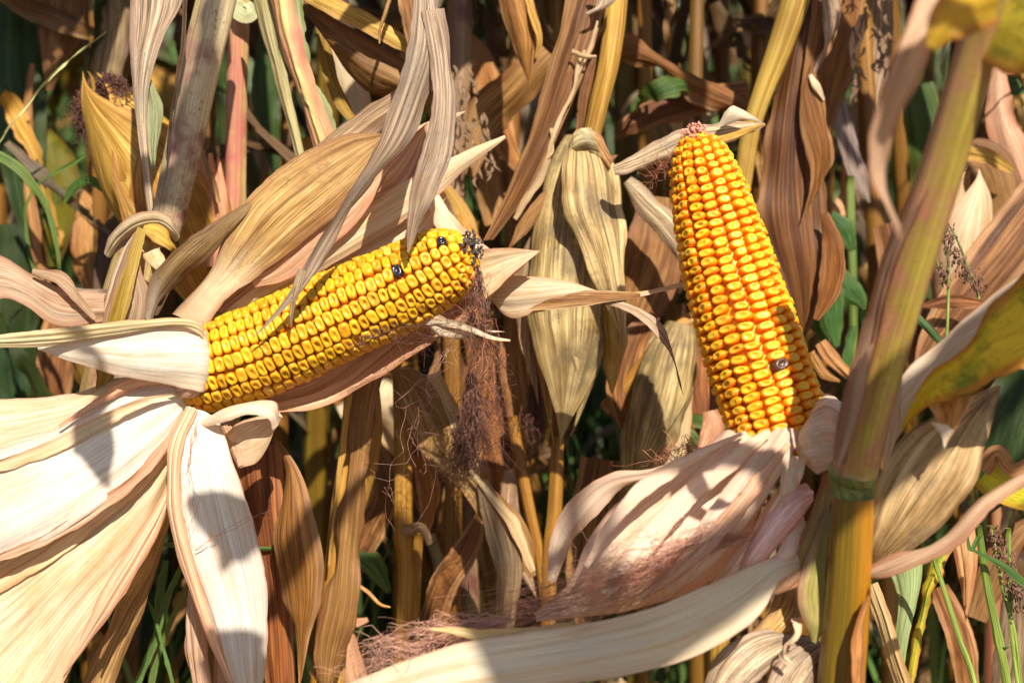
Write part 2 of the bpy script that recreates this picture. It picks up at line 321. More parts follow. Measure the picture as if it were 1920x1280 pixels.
def tube(parent, P, mat, name='stalk', color=None, ns=20, nv=60, nodes=(), px=True, groove=.06, flat=1., label=None, cap=True):
    if px: Q = np.array([[*S(p[0], p[1], p[2]), p[3]*(REF+p[2]/100.)*.72/1920] for p in P])
    else: Q = np.array(P, dtype=float)
    Q = cr(Q, nv); c = Q[:, :3]; r = Q[:, 3]; T = norm(np.gradient(c, axis=0))
    ref = np.array([0, -1., .17]); A = norm(np.cross(T, ref)); B = norm(np.cross(A, T))
    s = np.linspace(0, 1, nv); bul = np.ones(nv)
    for n_ in nodes: bul += .16*np.exp(-((s-n_)/.012)**2)-.05*np.exp(-((s-n_-.03)/.02)**2)
    th = np.linspace(0, 2*np.pi, ns, endpoint=False); SEED[0] += 1.1; sd = SEED[0]
    V = []
    for i in range(nv):
        for t in th:
            k = 1-groove*np.exp(-((((t-1.2+np.pi) % (2*np.pi))-np.pi)/.35)**2)+.02*n3(t*2, s[i]*9, sd)
            V.append(c[i]+(A[i]*np.cos(t)+B[i]*np.sin(t)*flat)*r[i]*bul[i]*k)
    V = np.array(V).reshape(nv, ns, 3); V = np.concatenate([V, V[:, :1]], 1)
    uu, vv = np.meshgrid(np.linspace(0, 1, ns+1), s)
    F = grid_faces(nv, ns+1)
    if cap: F += [tuple(range(ns)), tuple((nv-1)*(ns+1)+k for k in range(ns))[::-1]]
    o = mesh_np(name, V.reshape(-1, 3), F, np.stack([uu.ravel(), vv.ravel()], 1), parent, M[mat], color)
    if label: o['label'] = label
    return o
def strands(parent, paths, rad, mat, name='silk', label=None, top=False, cat=None):
    """thin three-sided tubes: silks, hairs, stems that nobody could count"""
    V, F = [], []
    for P in paths:
        P = np.asarray(P); n = len(P); T = norm(np.gradient(P, axis=0))
        A = norm(np.cross(T, np.array([.3, .8, .5]))); B = np.cross(T, A); b0 = len(V)
        for i in range(n):
            r = rad*(1-.6*i/(n-1))
            for k in range(3):
                a = k*2.0944; V.append(P[i]+(A[i]*math.cos(a)+B[i]*math.sin(a))*r)
        for i in range(n-1):
            for k in range(3):
                k2 = (k+1) % 3; F.append((b0+i*3+k, b0+i*3+k2, b0+(i+1)*3+k2, b0+(i+1)*3+k))
    o = mesh_np(name, V, F, None, parent, M[mat]); o['kind'] = 'stuff'
    if label: o['label'] = label
    if cat: o['category'] = cat
    return o
def silk_paths(P, n, spread, wob, seg=44, cut=(.5, 1.), curl=1.):
    """strands that follow a bundle line P (x, y, z) and stray from it"""
    c = cr(np.array([S(*p[:3]) for p in P]), 40); out = []
    for _ in range(n):
        t1 = rng.uniform(*cut); t0 = rng.uniform(0, .12); q = np.linspace(t0, t1, seg)*39
        base = np.stack([np.interp(q, range(40), c[:, k]) for k in range(3)], 1)
        off = np.array([rng.gauss(0, 1) for _ in range(3)])*spread; sd = rng.uniform(0, 99)
        g = np.linspace(0, 1, seg)
        w = np.array([[n3(sd+x*4*curl, k*7., 1)+.22*n3(sd+x*13*curl, k*7., 4) for k in range(3)] for x in g])
        out.append(base+off*(.15+g[:, None])+w*wob*(.2+g[:, None]))
    return out

# ------------------------------------------------------------------ ears
def kernel_mesh(name, seed, dent=.5, segs=12, dome=False):
    r = random.Random(seed); V = [], ; V = []; UV = []
    rings = [(-.62, .80, 0), (-.25, .96, .42), (.05, 1.0, .68), (.26, .98, .84), (.40, .84, .95), (.44, .60, 1.), (.42-.10*dent, .34, .90)]
    if dome: rings = [(-.62, .92, 0), (-.25, 1.0, .28), (.0, 1.0, .36), (.20, .95, .46), (.35, .80, .58), (.44, .62, .92), (.43-.14*dent, .40, .98)]
    p = 2.0/(r.uniform(2.2, 2.6) if dome else r.uniform(2.5, 3.1)); sk = r.uniform(-.22, .22); wr = [r.uniform(-.035, .035) for _ in range(4)]
    for z, s, v in rings:
        for k in range(segs):
            a = 2*math.pi*k/segs; cx, cy = math.cos(a), math.sin(a)
            x = math.copysign(abs(cx)**p, cx)*.5*s; y = math.copysign(abs(cy)**p, cy)*.5*s
            rip = 1+wr[0]*math.sin(2*a+1)+wr[1]*math.sin(3*a)+wr[2]*math.cos(a)
            V.append((x*rip+sk*z*.4, y*rip*(1+sk*x), z+(.045*r.uniform(-1, 1) if z > .3 else 0))); UV.append((.5+x, v))
    V.append((0, 0, .42-.24*dent)); UV.append((.5, .80)); n = len(rings); F = []
    for i in range(n-1):
        for k in range(segs): F.append((i*segs+k, i*segs+(k+1) % segs, (i+1)*segs+(k+1) % segs, (i+1)*segs+k))
    for k in range(segs): F.append(((n-1)*segs+k, (n-1)*segs+(k+1) % segs, len(V)-1))
    return np.array(V), F, np.array(UV)
def make_ear(root, axis, prof, rows, pitch, mat, crown_w=.93, crown_l=.9, height=.0058, twist=0., specials=(), phase=0., dent=.6, limit=290):
    """axis: centre line base->tip (world); prof: (distance along in units of length, radius m). Kernels in rows round the core."""
    ax = cr(np.array(axis), 80); L = np.linalg.norm(np.diff(ax, axis=0), axis=1).sum(); T = norm(np.gradient(ax, axis=0))
    ref = norm(np.array(camnp)-ax.mean(0)); A = norm(np.cross(T, ref)); B = norm(np.cross(A, T))   # B faces the lens side
    if (B @ ref).mean() < 0: B = -B
    pr = np.array([(t*L, r) for t, r in prof]); pr = cr(np.c_[pr, np.zeros(len(pr))], 200)[:, :2]
    sl_ = np.concatenate([[0], np.cumsum(np.linalg.norm(np.diff(pr, axis=0), axis=1))]); n_len = int(sl_[-1]/pitch)
    def at(s, th):
        a = np.interp(s, sl_, pr[:, 0]); r = np.interp(s, sl_, pr[:, 1])
        a2 = np.interp(s+.001, sl_, pr[:, 0]); r2 = np.interp(s+.001, sl_, pr[:, 1]); q = min(max(a/L, 0), 1)*79
        if s+.001 > sl_[-1]: a2, r2 = a+.0002, r-.001
        f = lambda X: np.array([np.interp(q, range(80), X[:, k]) for k in range(3)])
        c, t, ea, eb = f(ax), f(T), f(A), f(B); t = t/np.linalg.norm(t)
        c = c+t*(a-min(max(a, 0), L)); rad = ea*math.cos(th)+eb*math.sin(th); rad -= t*(rad@t); rad /= np.linalg.norm(rad)
        d = np.array([a2-a, r2-r]); d /= max(np.linalg.norm(d), 1e-9); N = rad*d[0]-t*d[1]; Y = t*d[0]+rad*d[1]
        return c+rad*r, norm(N), norm(Y), r
    meshes = [kernel_mesh('kernel', 10+i, dent*(.15+.22*i), dome=mat == 'kernel_orange') for i in range(8)]
    shared = []
    for V, F, UV in meshes:
        me = bpy.data.meshes.new('kernel'); me.from_pydata(V.tolist(), [], F); ul = me.uv_layers.new(name='UVMap')
        li = np.empty(len(me.loops), dtype=np.int32); me.loops.foreach_get('vertex_index', li); ul.data.foreach_set('uv', UV[li].astype(np.float32).ravel())
        me.polygons.foreach_set('use_smooth', [True]*len(me.polygons)); me.materials.append(M[mat]); shared.append(me)
    # core
    V = []; ns = 40; nv = 70
    for i in range(nv):
        s = sl_[-1]*i/(nv-1)
        for k in range(ns):
            p, N, Y, r = at(s, 2*math.pi*k/ns); V.append(p-N*min(height*.36, r*.8))
    org = origin_of(root)
    mesh_np('cob_core', V, grid_faces(nv, ns, True)+[tuple((nv-1)*ns+k for k in range(ns))], None, root, M['cob_glow' if mat == 'kernel_orange' else 'cob'])
    cand = []; rr = random.Random(int(rows*31+L*1000))
    for i in range(rows):
        s = rr.uniform(0, pitch); drift = rr.uniform(0, 50); k = 0
        while s < sl_[-1]-.0012:
            stp = pitch*(1+.22*n3(drift, s*160, 1)); _, _, _, r = at(s, 0)
            th = phase+2*math.pi*i/rows+twist*s/L+.07*n3(s*60+drift, 2, drift)
            w = 2*math.pi*r/rows
            grow = 1.
            if w < .0046 and i % 2: s += stp; continue
            if w < .0046: w *= 1.75
            if w < .0026: break
            ln = stp*crown_l; 
            if r < .014: ln = max(ln, min(w, .0062)); stp = max(stp, ln*1.02)
            lump = rr.random() < .05
            p, N, Y, r = at(s+stp*.5, th); X = np.cross(Y, N); a = rr.gauss(0, .10)
            Y2 = Y*math.cos(a)+X*math.sin(a)
            N2 = norm(N+X*rr.gauss(0, .05)+Y*rr.gauss(0, .06)); X2 = norm(np.cross(Y2, N2)); Y2 = norm(np.cross(N2, X2))
            sc_ = (w*crown_w*rr.uniform(.90, 1.04)*(.82 if lump else 1), ln*rr.uniform(.90, 1.07)*(1.12 if lump else 1), height*rr.uniform(.93, 1.1))
            p = p+N*rr.gauss(0, .00028)
            f = float(N @ norm(camnp-p)); cand.append((f, p, X2, Y2, N2, sc_, rr.randrange(8), i, s))
            s += stp
    cand.sort(key=lambda q: -q[0]*q[5][0]*q[5][1] if q[0] > .05 else -q[0]*1e-7)
    rest_V, rest_F, rest_UV = [], [], []; nb = 0; used = set()
    def photo_xy(p):
        d = np.array(p)-camnp; D = d@np.array(FWD); k = D*.72/1920; return 960+d@np.array(RT)/k, 640-d@np.array(UP)/k
    sp_idx = {}
    for (sx, sy, smat, lab, scol) in specials:
        best = min(range(len(cand)), key=lambda q: ((photo_xy(cand[q][1])[0]-sx)**2+(photo_xy(cand[q][1])[1]-sy)**2) if cand[q][0] > .1 else 1e9)
        sp_idx[best] = (smat, lab, scol)
    for q, (f, p, X, Y, N, s3, mi, i, s) in enumerate(cand):
        Mx = np.stack([X*s3[0], Y*s3[1], N*s3[2]], 1)
        if (q < limit and f > .02) or q in sp_idx:
            me = shared[mi]
            if q in sp_idx and sp_idx[q][0]:
                me = me.copy(); me.materials.clear(); me.materials.append(M[sp_idx[q][0]])
            o = bpy.data.objects.new('kernel', me); C.objects.link(o); o.parent = root
            if q in sp_idx and sp_idx[q][0] == 'kernel_brown': Mx = Mx*np.array([.95, 1.35, 1.3]); p = p+N*.0006
            MM = Matrix([[*Mx[0], p[0]-org[0]], [*Mx[1], p[1]-org[1]], [*Mx[2], p[2]-org[2]], [0, 0, 0, 1]]); o.matrix_local = MM
            t = rr.random(); g = 1-.22*t*t
            o.color = (g, g*rr.uniform(.86, 1.06), g*rr.uniform(.7, 1.3), 1)
            if q in sp_idx:
                o['label'] = sp_idx[q][1]
                if sp_idx[q][2]: o.color = (*sp_idx[q][2], 1)
        else:
            V, F, UV = meshes[mi]; b = len(rest_V); rest_V.extend((V@Mx.T+p).tolist()); rest_F.extend([tuple(b+x for x in fc) for fc in F]); rest_UV.extend(UV.tolist())
    o = mesh_np('kernels', rest_V, rest_F, rest_UV, root, M[mat]); o['kind'] = 'stuff'
    return at, sl_[-1], cand
def tip_mat_ball(root, c, r, mat, name='cob_tip', n=70, size=.0022, elong=1.):
    """ragged tip of the cob: many little chaff lumps heaped together"""
    V, F = [], []; rr = random.Random(5)
    for _ in range(n):
        d = norm(np.array([rr.gauss(0, 1) for _ in range(3)])); p = np.array(c)+d*r*rr.uniform(.3, 1)*np.array([1, 1, elong]); b = len(V)
        k = size*rr.uniform(.5, 1.2); T = norm(np.array([rr.gauss(0, 1) for _ in range(3)])); A = norm(np.cross(T, d+.01)); B = np.cross(T, A)
        V += [p+T*k, p+A*k*.6, p+B*k*.6, p-A*k*.6, p-B*k*.6, p-T*k]; F += [(b, b+1, b+2), (b, b+2, b+3), (b, b+3, b+4), (b, b+4, b+1), (b+5, b+2, b+1), (b+5, b+3, b+2), (b+5, b+4, b+3), (b+5, b+1, b+4)]
    return mesh_np(name, V, F, None, root, M[mat], smooth=False)
def wrap_ear(root, P, mat, layers, tipspread=.25, color=None, px=True, name='husk_leaf', colors=None, nv=40, nu=16):
    """unopened ear: husk leaves lapped round a spindle; P base->tip (x, y, z, half_width)"""
    Q = np.array([[*S(p[0], p[1], p[2]), p[3]*(REF+p[2]/100.)*.72/1920] for p in P]) if px else np.array(P)
    Q = cr(Q, nv); c = Q[:, :3]; r = Q[:, 3]; T = norm(np.gradient(c, axis=0)); A = norm(np.cross(T, np.array([0, -1, .17]))); B = norm(np.cross(A, T))
    for li, (ang, span, k, end) in enumerate(layers):
        SEED[0] += 1.7; sd = SEED[0]; G = np.zeros((nv, nu, 3))
        for i in range(nv):
            v = i/(nv-1); j0 = min(int(v*end*(nv-1)), nv-1); taper = 1-max(0, (v-.55)/.45)**1.6
            f_ = v*end*(nv-1); f0 = min(int(f_), nv-2); f_ -= f0; LI = lambda X: X[f0]*(1-f_)+X[f0+1]*f_
            for j in range(nu):
                u = j/(nu-1)-.5; th = R(ang)+R(span)*u*max(taper, .02); rr = LI(r)*k*(1+.10*abs(u)*2*n3(v*6, sd, u))+.0025*li*.5
                G[i, j] = LI(c)+(LI(A)*math.cos(th)+LI(B)*math.sin(th))*rr
        m = mat[li % len(mat)] if isinstance(mat, (list, tuple)) else mat
        finish_sheet(name, G, root, m, colors[li % len(colors)] if colors else color, .10, .12, .3, sd, rag=.06)

# ================================================================== setting
def ground():
    n = 60; V = []; 
    for i in range(n):
        for j in range(n):
            x = -60+120*j/(n-1); y = -30+130*i/(n-1); V.append((x, y, .03*n3(x*.6, y*.6, 0)))
    o = mesh_np('ground', V, grid_faces(n, n), None, None, M['soil']); o['kind'] = 'structure'
ground()

# ================================================================== left peeled ear
earL = thing('corn_ear', S(360, 740, 0), 'peeled golden corn ear lying aslant, two black kernels near its dark tip', 'corn ear', 'peeled corn ears')
a0, a1 = S(340, 705, -.2), S(882, 478, -1.6); LL = (a1-a0).length
mid = [S(340, 705, 0), S(480, 660, -.4), S(620, 598, -.8), S(760, 534, -1.2), S(880, 470, -1.6)]
atL, sL, _ = make_ear(earL, mid, [(0, .0180), (.10, .0225), (.3, .0236), (.6, .0228), (.80, .0212), (.90, .0190), (.965, .0140), (1.0, .0070)], 17, .0055, 'kernel_gold',
    specials=[(829, 462, 'kernel_black', 'shrivelled black kernel near the tip', None), (752, 517, 'kernel_black', 'narrow purple-black kernel', None),
              (498, 720, None, 'pale whitish kernel', (1.1, 1.25, 6.)), (718, 470, None, 'pale cream kernel', (1.1, 1.25, 5.))], phase=.1, crown_w=1.06, crown_l=1.01, dent=.9)
tip_mat_ball(earL, S(880, 468, -2.2), .0085, 'cob_dark', n=260, size=.0016, elong=1.3)

# husk leaves folded back from the ear
sh = lambda A, B, mat, **k: sheet(earL, A, B, mat, **k)
# wrap at the butt: lower panel, upper folded strip, rolled lobe
sh([(382, 606, -2.2), (372, 602, -3.0), (300, 612, -3.6), (200, 628, -3.6), (130, 642, -3.4), (72, 652, -3.2)],
   [(383, 738, -2.0), (366, 732, -2.9), (250, 708, -3.3), (150, 682, -3.4), (105, 668, -3.3), (70, 655, -3.2)], 'white', bulge=.7, rib=.05, warp=.1)
sh([(384, 640, -2.0), (376, 606, -3.2), (330, 596, -4.0), (200, 604, -4.4), (90, 617, -4.5), (-60, 632, -4.4)],
   [(384, 650, -2.6), (368, 622, -3.3), (320, 612, -3.8), (200, 634, -3.9), (110, 646, -4.1), (-60, 652, -4.3)], 'husk', bulge=.25, rib=.04, warp=.12, color=(1.05, 1.08, .88))
sh([(385, 690, -1.6), (385, 726, -2.0), (366, 746, -2.0), (338, 744, -1.6)], [(340, 706, -1.6), (338, 716, -2.9), (332, 724, -2.9), (326, 728, -1.8)], 'pink', bulge=.5, color=(1.3, 1.35, 1.4), rib=.03, warp=.05)
# big cream fan to the left
sh([(345, 700, -1), (300, 704, -1), (230, 706, -1), (130, 735, -1.2), (0, 748, -1.5), (-120, 750, -1.5)],
   [(345, 748, -1), (300, 760, -1.4), (200, 785, -2), (90, 830, -2.2), (0, 860, -2.4), (-120, 900, -2.5)], 'husk', bulge=.5, rib=.16, warp=.35, color=(1.0, .98, .92))
sh([(352, 722, -1.6), (318, 716, -1.6), (270, 722, -1.6), (200, 752, -2), (110, 800, -2.6), (0, 842, -3), (-120, 880, -3)],
   [(352, 765, -1.2), (336, 806, -1.8), (290, 862, -2.6), (210, 930, -3.4), (110, 1000, -4), (0, 1056, -4.4), (-120, 1100, -4.4)], 'white', bulge=1.0, rib=.16, warp=.4, nu=26)
for q_, m_ in (([(336, 738, -2.2, 3), (262, 756, -2.9, 9), (180, 796, -3.3, 12), (80, 846, -3.8, 11), (-100, 900, -4.2, 12)], 'husk'),
               ([(344, 770, -1.9, 3), (316, 826, -2.5, 8), (262, 892, -3.1, 11), (180, 955, -3.9, 10), (60, 1022, -4.5, 9), (-60, 1064, -4.7, 8)], 'pink'), ([(346, 726, -2.4, 4), (300, 712, -2.6, 10), (240, 722, -2.6, 9), (170, 762, -3, 5), (110, 800, -3.4, 2)], 'pink')):
    blade(earL, q_, m_, cup=-.15, midrib=False, name='husk_leaf', color=(1.12, 1.08, 1.04) if m_ == 'pink' else (1, .97, .9), warp=.3)
sh([(335, 790, -.8), (290, 850, -1.4), (230, 905, -2), (150, 960, -2.4), (60, 1010, -2.8), (-100, 1090, -3)],
   [(345, 840, -.6), (322, 920, -1.2), (285, 1010, -1.8), (220, 1110, -2.4), (150, 1220, -3), (60, 1400, -3.4)], 'husk', bulge=.5, rib=.2, warp=.4, nu=26, color=(1.0, .93, .82))
for q_ in ([(325, 840, -1.2, 3), (270, 905, -1.9, 9), (180, 975, -2.6, 12), (80, 1050, -3.1, 12), (-60, 1130, -3.5, 12)],):
    blade(earL, q_, 'husk', cup=-.12, midrib=False, name='husk_leaf', color=(1.02, .92, .8), warp=.3)
sh([(-60, 1020, -1.4), (60, 1040, -1.6), (120, 1120, -1.8), (120, 1240, -2.2), (60, 1400, -2.4)], [(-140, 1080, -2), (-120, 1180, -2), (-100, 1280, -2), (-60, 1360, -2.4), (-20, 1420, -2.4)], 'husk', bulge=1.2, color=(1.0, .98, .8), warp=.4)
sh([(348, 792, -.9), (326, 850, -1.6), (304, 925, -2.0), (250, 1010, -2.6), (190, 1110, -3), (120, 1262, -3.2)],
   [(352, 812, -.9), (338, 870, -1.4), (318, 945, -1.9), (285, 1020, -2.3), (225, 1125, -2.8), (118, 1268, -3.2)], 'pink', bulge=.3, rib=.06, warp=.2, color=(1.2, 1.2, 1.15))
sh([(346, 830, -.2), (318, 920, -.2), (285, 1010, -.4), (230, 1100, -.8), (185, 1232, -1)],
   [(350, 850, 0), (330, 950, 0), (300, 1030, 0), (255, 1120, -.4), (190, 1236, -1)], 'tanhusk', bulge=.3, warp=.2, color=(1.1, 1.0, .9))
sh([(300, 1000, 1), (235, 1120, 1), (190, 1200, .6), (130, 1330, .6)], [(310, 1010, 1), (270, 1140, 1.4), (235, 1230, 1.4), (200, 1340, 1.2)], 'tan', bulge=.4, warp=.3)
# downward pieces
sh([(352, 772, -1.6), (322, 840, -2.6), (316, 930, -3), (330, 1030, -3.2), (372, 1140, -3.2), (420, 1260, -3), (462, 1345, -2.6)],
   [(408, 782, -1.4), (434, 860, -2.4), (470, 960, -2.6), (496, 1060, -2.6), (506, 1160, -2.6), (500, 1260, -2.6), (478, 1350, -2.4)], 'white', bulge=1.1, rib=.18, warp=.3, nu=26, color=(1.02, 1.03, 1.05))
sh([(350, 762, -2), (318, 828, -3.0), (312, 900, -3.3), (318, 980, -3.5), (345, 1070, -3.6), (392, 1200, -3.4), (440, 1300, -3)],
   [(372, 770, -2.2), (346, 830, -3.4), (338, 900, -3.8), (348, 985, -4), (368, 1060, -4), (402, 1180, -3.7), (446, 1300, -3.2)], 'pink', bulge=.35, rib=.08, warp=.15, color=(1.3, 1.3, 1.25))
sh([(345, 1080, -1), (335, 1150, -1), (338, 1220, -1), (352, 1300, -1)], [(362, 1080, -1.4), (385, 1170, -1.6), (392, 1230, -1.6), (400, 1300, -1.4)], 'pink', bulge=.7, warp=.5, ripple=.6)
# curled tongue below the butt
sh([(372, 792, -2.2), (420, 766, -2.8), (470, 752, -2.6), (516, 752, -2.2), (524, 780, -1.8)], [(384, 800, -2.4), (425, 790, -3.0), (466, 778, -3.2), (500, 784, -3.2), (512, 806, -2.8)], 'white', bulge=.35, rib=.06, warp=.15, color=(1., .9, .82))
sh([(420, 815, -1), (450, 790, -1.2), (490, 778, -1), (518, 766, -.6)], [(450, 878, -2.2), (482, 868, -3), (506, 832, -3.2), (522, 778, -2.2)], 'husk', bulge=-.9, rib=.12, warp=.2, color=(1.04, .93, .85))
sh([(412, 800, -.6), (420, 820, -.6), (432, 850, -1), (448, 880, -2)], [(436, 796, -.4), (452, 820, -.6), (462, 846, -1.2), (466, 876, -2.2)], 'pink', bulge=.4)
# behind and below the cob to the bright pointed tip
sh([(470, 740, 1.6), (600, 690, 2.0), (740, 560, 2.0), (850, 480, 1.2), (915, 468, .2), (965, 467, -.4), (1010, 471, -.8)],
   [(505, 778, -.6), (590, 764, -.8), (690, 722, -.8), (790, 662, -.8), (862, 610, -.8), (935, 545, -.8), (1012, 473, -.8)], 'pink', bulge=-.8, rib=.14, warp=.3, nu=26, ripple=.25, color=(1.18, 1.12, 1.02))
sh([(846, 520, 1), (870, 474, 0), (915, 466, -.8), (960, 465, -1.1), (1009, 470, -1.3)], [(850, 600, .2), (880, 580, -.6), (920, 550, -1), (960, 514, -1.2), (1011, 473, -1.3)], 'husk', bulge=-.4, rib=.10, warp=.2, color=(1.05, 1., .9))
sh([(770, 596, -.6), (800, 578, -1.6), (822, 590, -2), (860, 606, -2.2), (905, 622, -2.6)], [(776, 618, -.6), (800, 612, -1.6), (830, 636, -1.8), (880, 636, -2.2), (907, 626, -2.6)], 'husk', bulge=.3, rib=.12, warp=.2, rag=.2)
for q in ([(800, 600, -1.8, 8), (860, 610, -2.4, 6), (920, 632, -2.8, 3), (957, 638, -3, 1)], [(850, 604, -1.8, 6), (900, 618, -2, 4), (946, 622, -2, 1)],
          [(780, 602, -1.6, 5), (830, 606, -2.2, 5), (880, 618, -2.4, 3), (906, 630, -2.4, 1)]):
    blade(earL, q, 'husk', nv=30, nu=5, name='husk_shred', midrib=False, rag=.05)
# upper husks behind the cob, back to front
blade(earL, [(600, 500, 3, 30), (690, 360, 3.2, 30), (770, 268, 3.4, 20), (830, 228, 3.6, 9), (872, 209, 3.6, 1)], 'husk', name='husk_leaf', midrib=False, color=(1, .95, .85))
blade(earL, [(560, 340, 3.0, 30), (640, 272, 3.2, 28), (700, 225, 3.6, 26), (760, 180, 4, 22), (800, 120, 4, 18)], 'grey', name='husk_leaf', midrib=False, color=(1.1, .95, .75))
sh([(392, 596, 1), (500, 520, 1.6), (600, 440, 2.2), (700, 380, 2.4), (790, 320, 2.6), (836, 362, 2.4)], [(392, 640, 1), (520, 610, 1.4), (640, 540, 1.8), (740, 490, 2), (800, 450, 2.2), (838, 366, 2.4)], 'husk', bulge=-.4, rib=.15, color=(1.05, .92, .84))
sh([(400, 580, .6), (470, 520, 1), (560, 420, 1.4), (640, 350, 1.8), (720, 300, 2), (800, 230, 2.2)], [(430, 590, .6), (540, 520, 1), (640, 440, 1.4), (720, 380, 1.6), (780, 340, 1.8), (802, 232, 2.2)], 'pink', bulge=-.5, rib=.12, color=(1.1, 1.02, .95))
sh([(400, 598, .2), (480, 534, .4), (560, 478, .6), (650, 408, 1.2), (760, 340, 1.4), (860, 290, 1.5), (946, 254, 1.2)],
   [(410, 612, .2), (500, 560, .6), (590, 515, .8), (700, 450, 1.4), (800, 385, 1.6), (872, 318, 1.6), (948, 257, 1.2)], 'husk', bulge=.5, rib=.12, warp=.25, color=(1.06, 1.0, .88))
sh([(470, 520, -.4), (520, 480, -.2), (590, 400, 0), (660, 350, .2), (735, 300, .4)], [(478, 540, -.4), (540, 525, -.2), (610, 470, 0), (680, 405, .4), (740, 305, .4)], 'pink', bulge=.25, rib=.10, color=(1.12, 1.05, .98))
sh([(322, 588, -.6), (385, 520, -1), (424, 440, -1.2), (472, 362, -1), (550, 296, -.8), (640, 254, -.6), (724, 250, -.4)],
   [(388, 612, -1.2), (428, 556, -1.4), (470, 528, -1.2), (550, 468, -1), (640, 396, -.8), (702, 322, -.6), (726, 254, -.4)], 'tanhusk', bulge=.5, rib=.10, warp=.25, nu=28, color=(1.02, .94, .82))
# thin silks of the left ear
silkP = [(884, 478, -1.6), (896, 520, -2.0), (902, 570, -2.2), (900, 620, -2.4), (890, 680, -2.0), (880, 750, -1.6), (876, 850, -1.2)]
pth = silk_paths(silkP, 38, .0026, .010, cut=(.4, 1.))
pth += silk_paths(silkP, 16, .0045, .022, cut=(.35, .85), curl=1.1)
pth += silk_paths([(884, 478, -1.6), (892, 540, -2.4), (860, 600, -2.6), (800, 650, -3), (760, 720, -3), (740, 850, -2)], 6, .004, .04, cut=(.6, 1.), curl=1.2)
pth += silk_paths([(900, 600, -2), (930, 660, -2), (925, 720, -2), (930, 800, -2), (945, 900, -1)], 16, .005, .03, cut=(.6, 1.), curl=2)
pth += silk_paths([(650, 655, -3.2), (720, 620, -3.4), (800, 610, -3), (900, 590, -3)], 9, .006, .02, cut=(.7, 1.))
strands(earL, pth, .00019, 'silk_dark', label='dark brown silk hanging from the tip')
strands(earL, silk_paths([(888, 500, -2.2), (900, 600, -2.8), (915, 700, -3), (900, 780, -3)], 10, .005, .03, cut=(.6, 1.), curl=1.3), .00014, 'silk_rust', label='rusty strands of silk')
strands(earL, silk_paths([(860, 640, -2.2), (800, 700, -2.8), (770, 780, -3), (760, 900, -3), (770, 1010, -2)], 6, .008, .04, cut=(.5, 1.), curl=1.4), .00013, 'silk_pale', label='pale wiry strands')
strands(earL, silk_paths([(370, 782, -3), (357, 860, -3.6), (360, 960, -3.8), (352, 1030, -3.8)], 3, .002, .01, cut=(.8, 1.)) +
        silk_paths([(360, 1035, -3.9), (430, 990, -4), (500, 962, -3.6), (545, 965, -3)], 2, .001, .004, cut=(.8, 1.)), .0002, 'silk_rust', label='stray threads on the hanging husk')

# ================================================================== right peeled ear
earR = thing('corn_ear', S(1470, 850, -6), 'peeled bright orange corn ear standing upright, one brown kernel near its base', 'corn ear', 'peeled corn ears')
axR = [S(1474, 850, -6.6), S(1447, 760, -6), S(1408, 640, -5.4), S(1366, 500, -4.6), S(1334, 380, -4.0), S(1312, 290, -3.6), S(1308, 262, -3.5)]
atR, sR, _ = make_ear(earR, axR, [(0, .0222), (.15, .0236), (.35, .0240), (.52, .0230), (.70, .0206), (.83, .0180), (.92, .0146), (.975, .0104), (1.0, .0062)], 16, .0051, 'kernel_orange',
    specials=[(1443, 683, 'kernel_brown', 'shrunken brown kernel', None), (1305, 470, None, 'pale yellow kernel', (1.05, 1.2, 4.))], phase=.35, crown_w=1.03, crown_l=1.0, height=.0062, twist=.12, dent=.55)
tip_mat_ball(earR, S(1303, 256, -3.8), .0078, 'cob_pink', n=420, size=.0013)
sr = lambda A, B, mat, **k: sheet(earR, A, B, mat, **k)
sr([(1355, 815, -5), (1320, 835, -8), (1240, 884, -8.8), (1170, 930, -9), (1110, 1000, -9), (1070, 1090, -8.6), (1000, 1150, -8)],
   [(1492, 812, -7.5), (1478, 850, -9.6), (1436, 940, -10), (1390, 1040, -10), (1310, 1110, -10), (1190, 1140, -9.4), (1010, 1160, -8)], 'white', bulge=.8, rib=.3, warp=.5, nu=30, color=(1.06, .85, .76))
sr([(1450, 806, -8.6), (1400, 860, -10.6), (1330, 950, -11), (1280, 1030, -11), (1240, 1090, -10.6)], [(1500, 815, -8.8), (1470, 880, -10.6), (1420, 960, -11), (1350, 1050, -11), (1262, 1110, -10.6)], 'white', bulge=.5, rib=.16, warp=.3, color=(.98, .84, .77))
sr([(1490, 855, -9), (1440, 930, -10.6), (1390, 1010, -11), (1330, 1090, -11.2), (1292, 1128, -11)], [(1506, 858, -9), (1476, 940, -11.2), (1430, 1020, -11.8), (1370, 1095, -11.6), (1300, 1135, -11)], 'pink', bulge=.3, rib=.12, color=(1.3, 1.4, 1.45))
blade(earR, [(1300, 862, -6, 8), (1220, 888, -6.4, 12, 30), (1150, 905, -6.6, 22, 30), (1095, 950, -6.8, 30, 25), (1055, 1010, -7, 24, 20), (1035, 1090, -7, 8)], 'white', name='husk_leaf', color=(.95, .78, .70), midrib=False)
blade(earR, [(1500, 852, -10, 18), (1488, 880, -10.6, 22, 20), (1478, 930, -11, 18, 30), (1462, 990, -11.2, 9)], 'white', name='husk_leaf', midrib=False, rib=.12, color=(1, .90, .78), nv=30)
sr([(1512, 905, -9.6), (1480, 915, -10.8), (1440, 960, -11.4), (1400, 1040, -11.6), (1385, 1075, -11.4)], [(1515, 950, -9.6), (1500, 975, -11), (1470, 1010, -11.8), (1430, 1055, -12), (1395, 1080, -11.4)], 'pink', bulge=.6, rib=.2, color=(1.35, 1.3, 1.7))
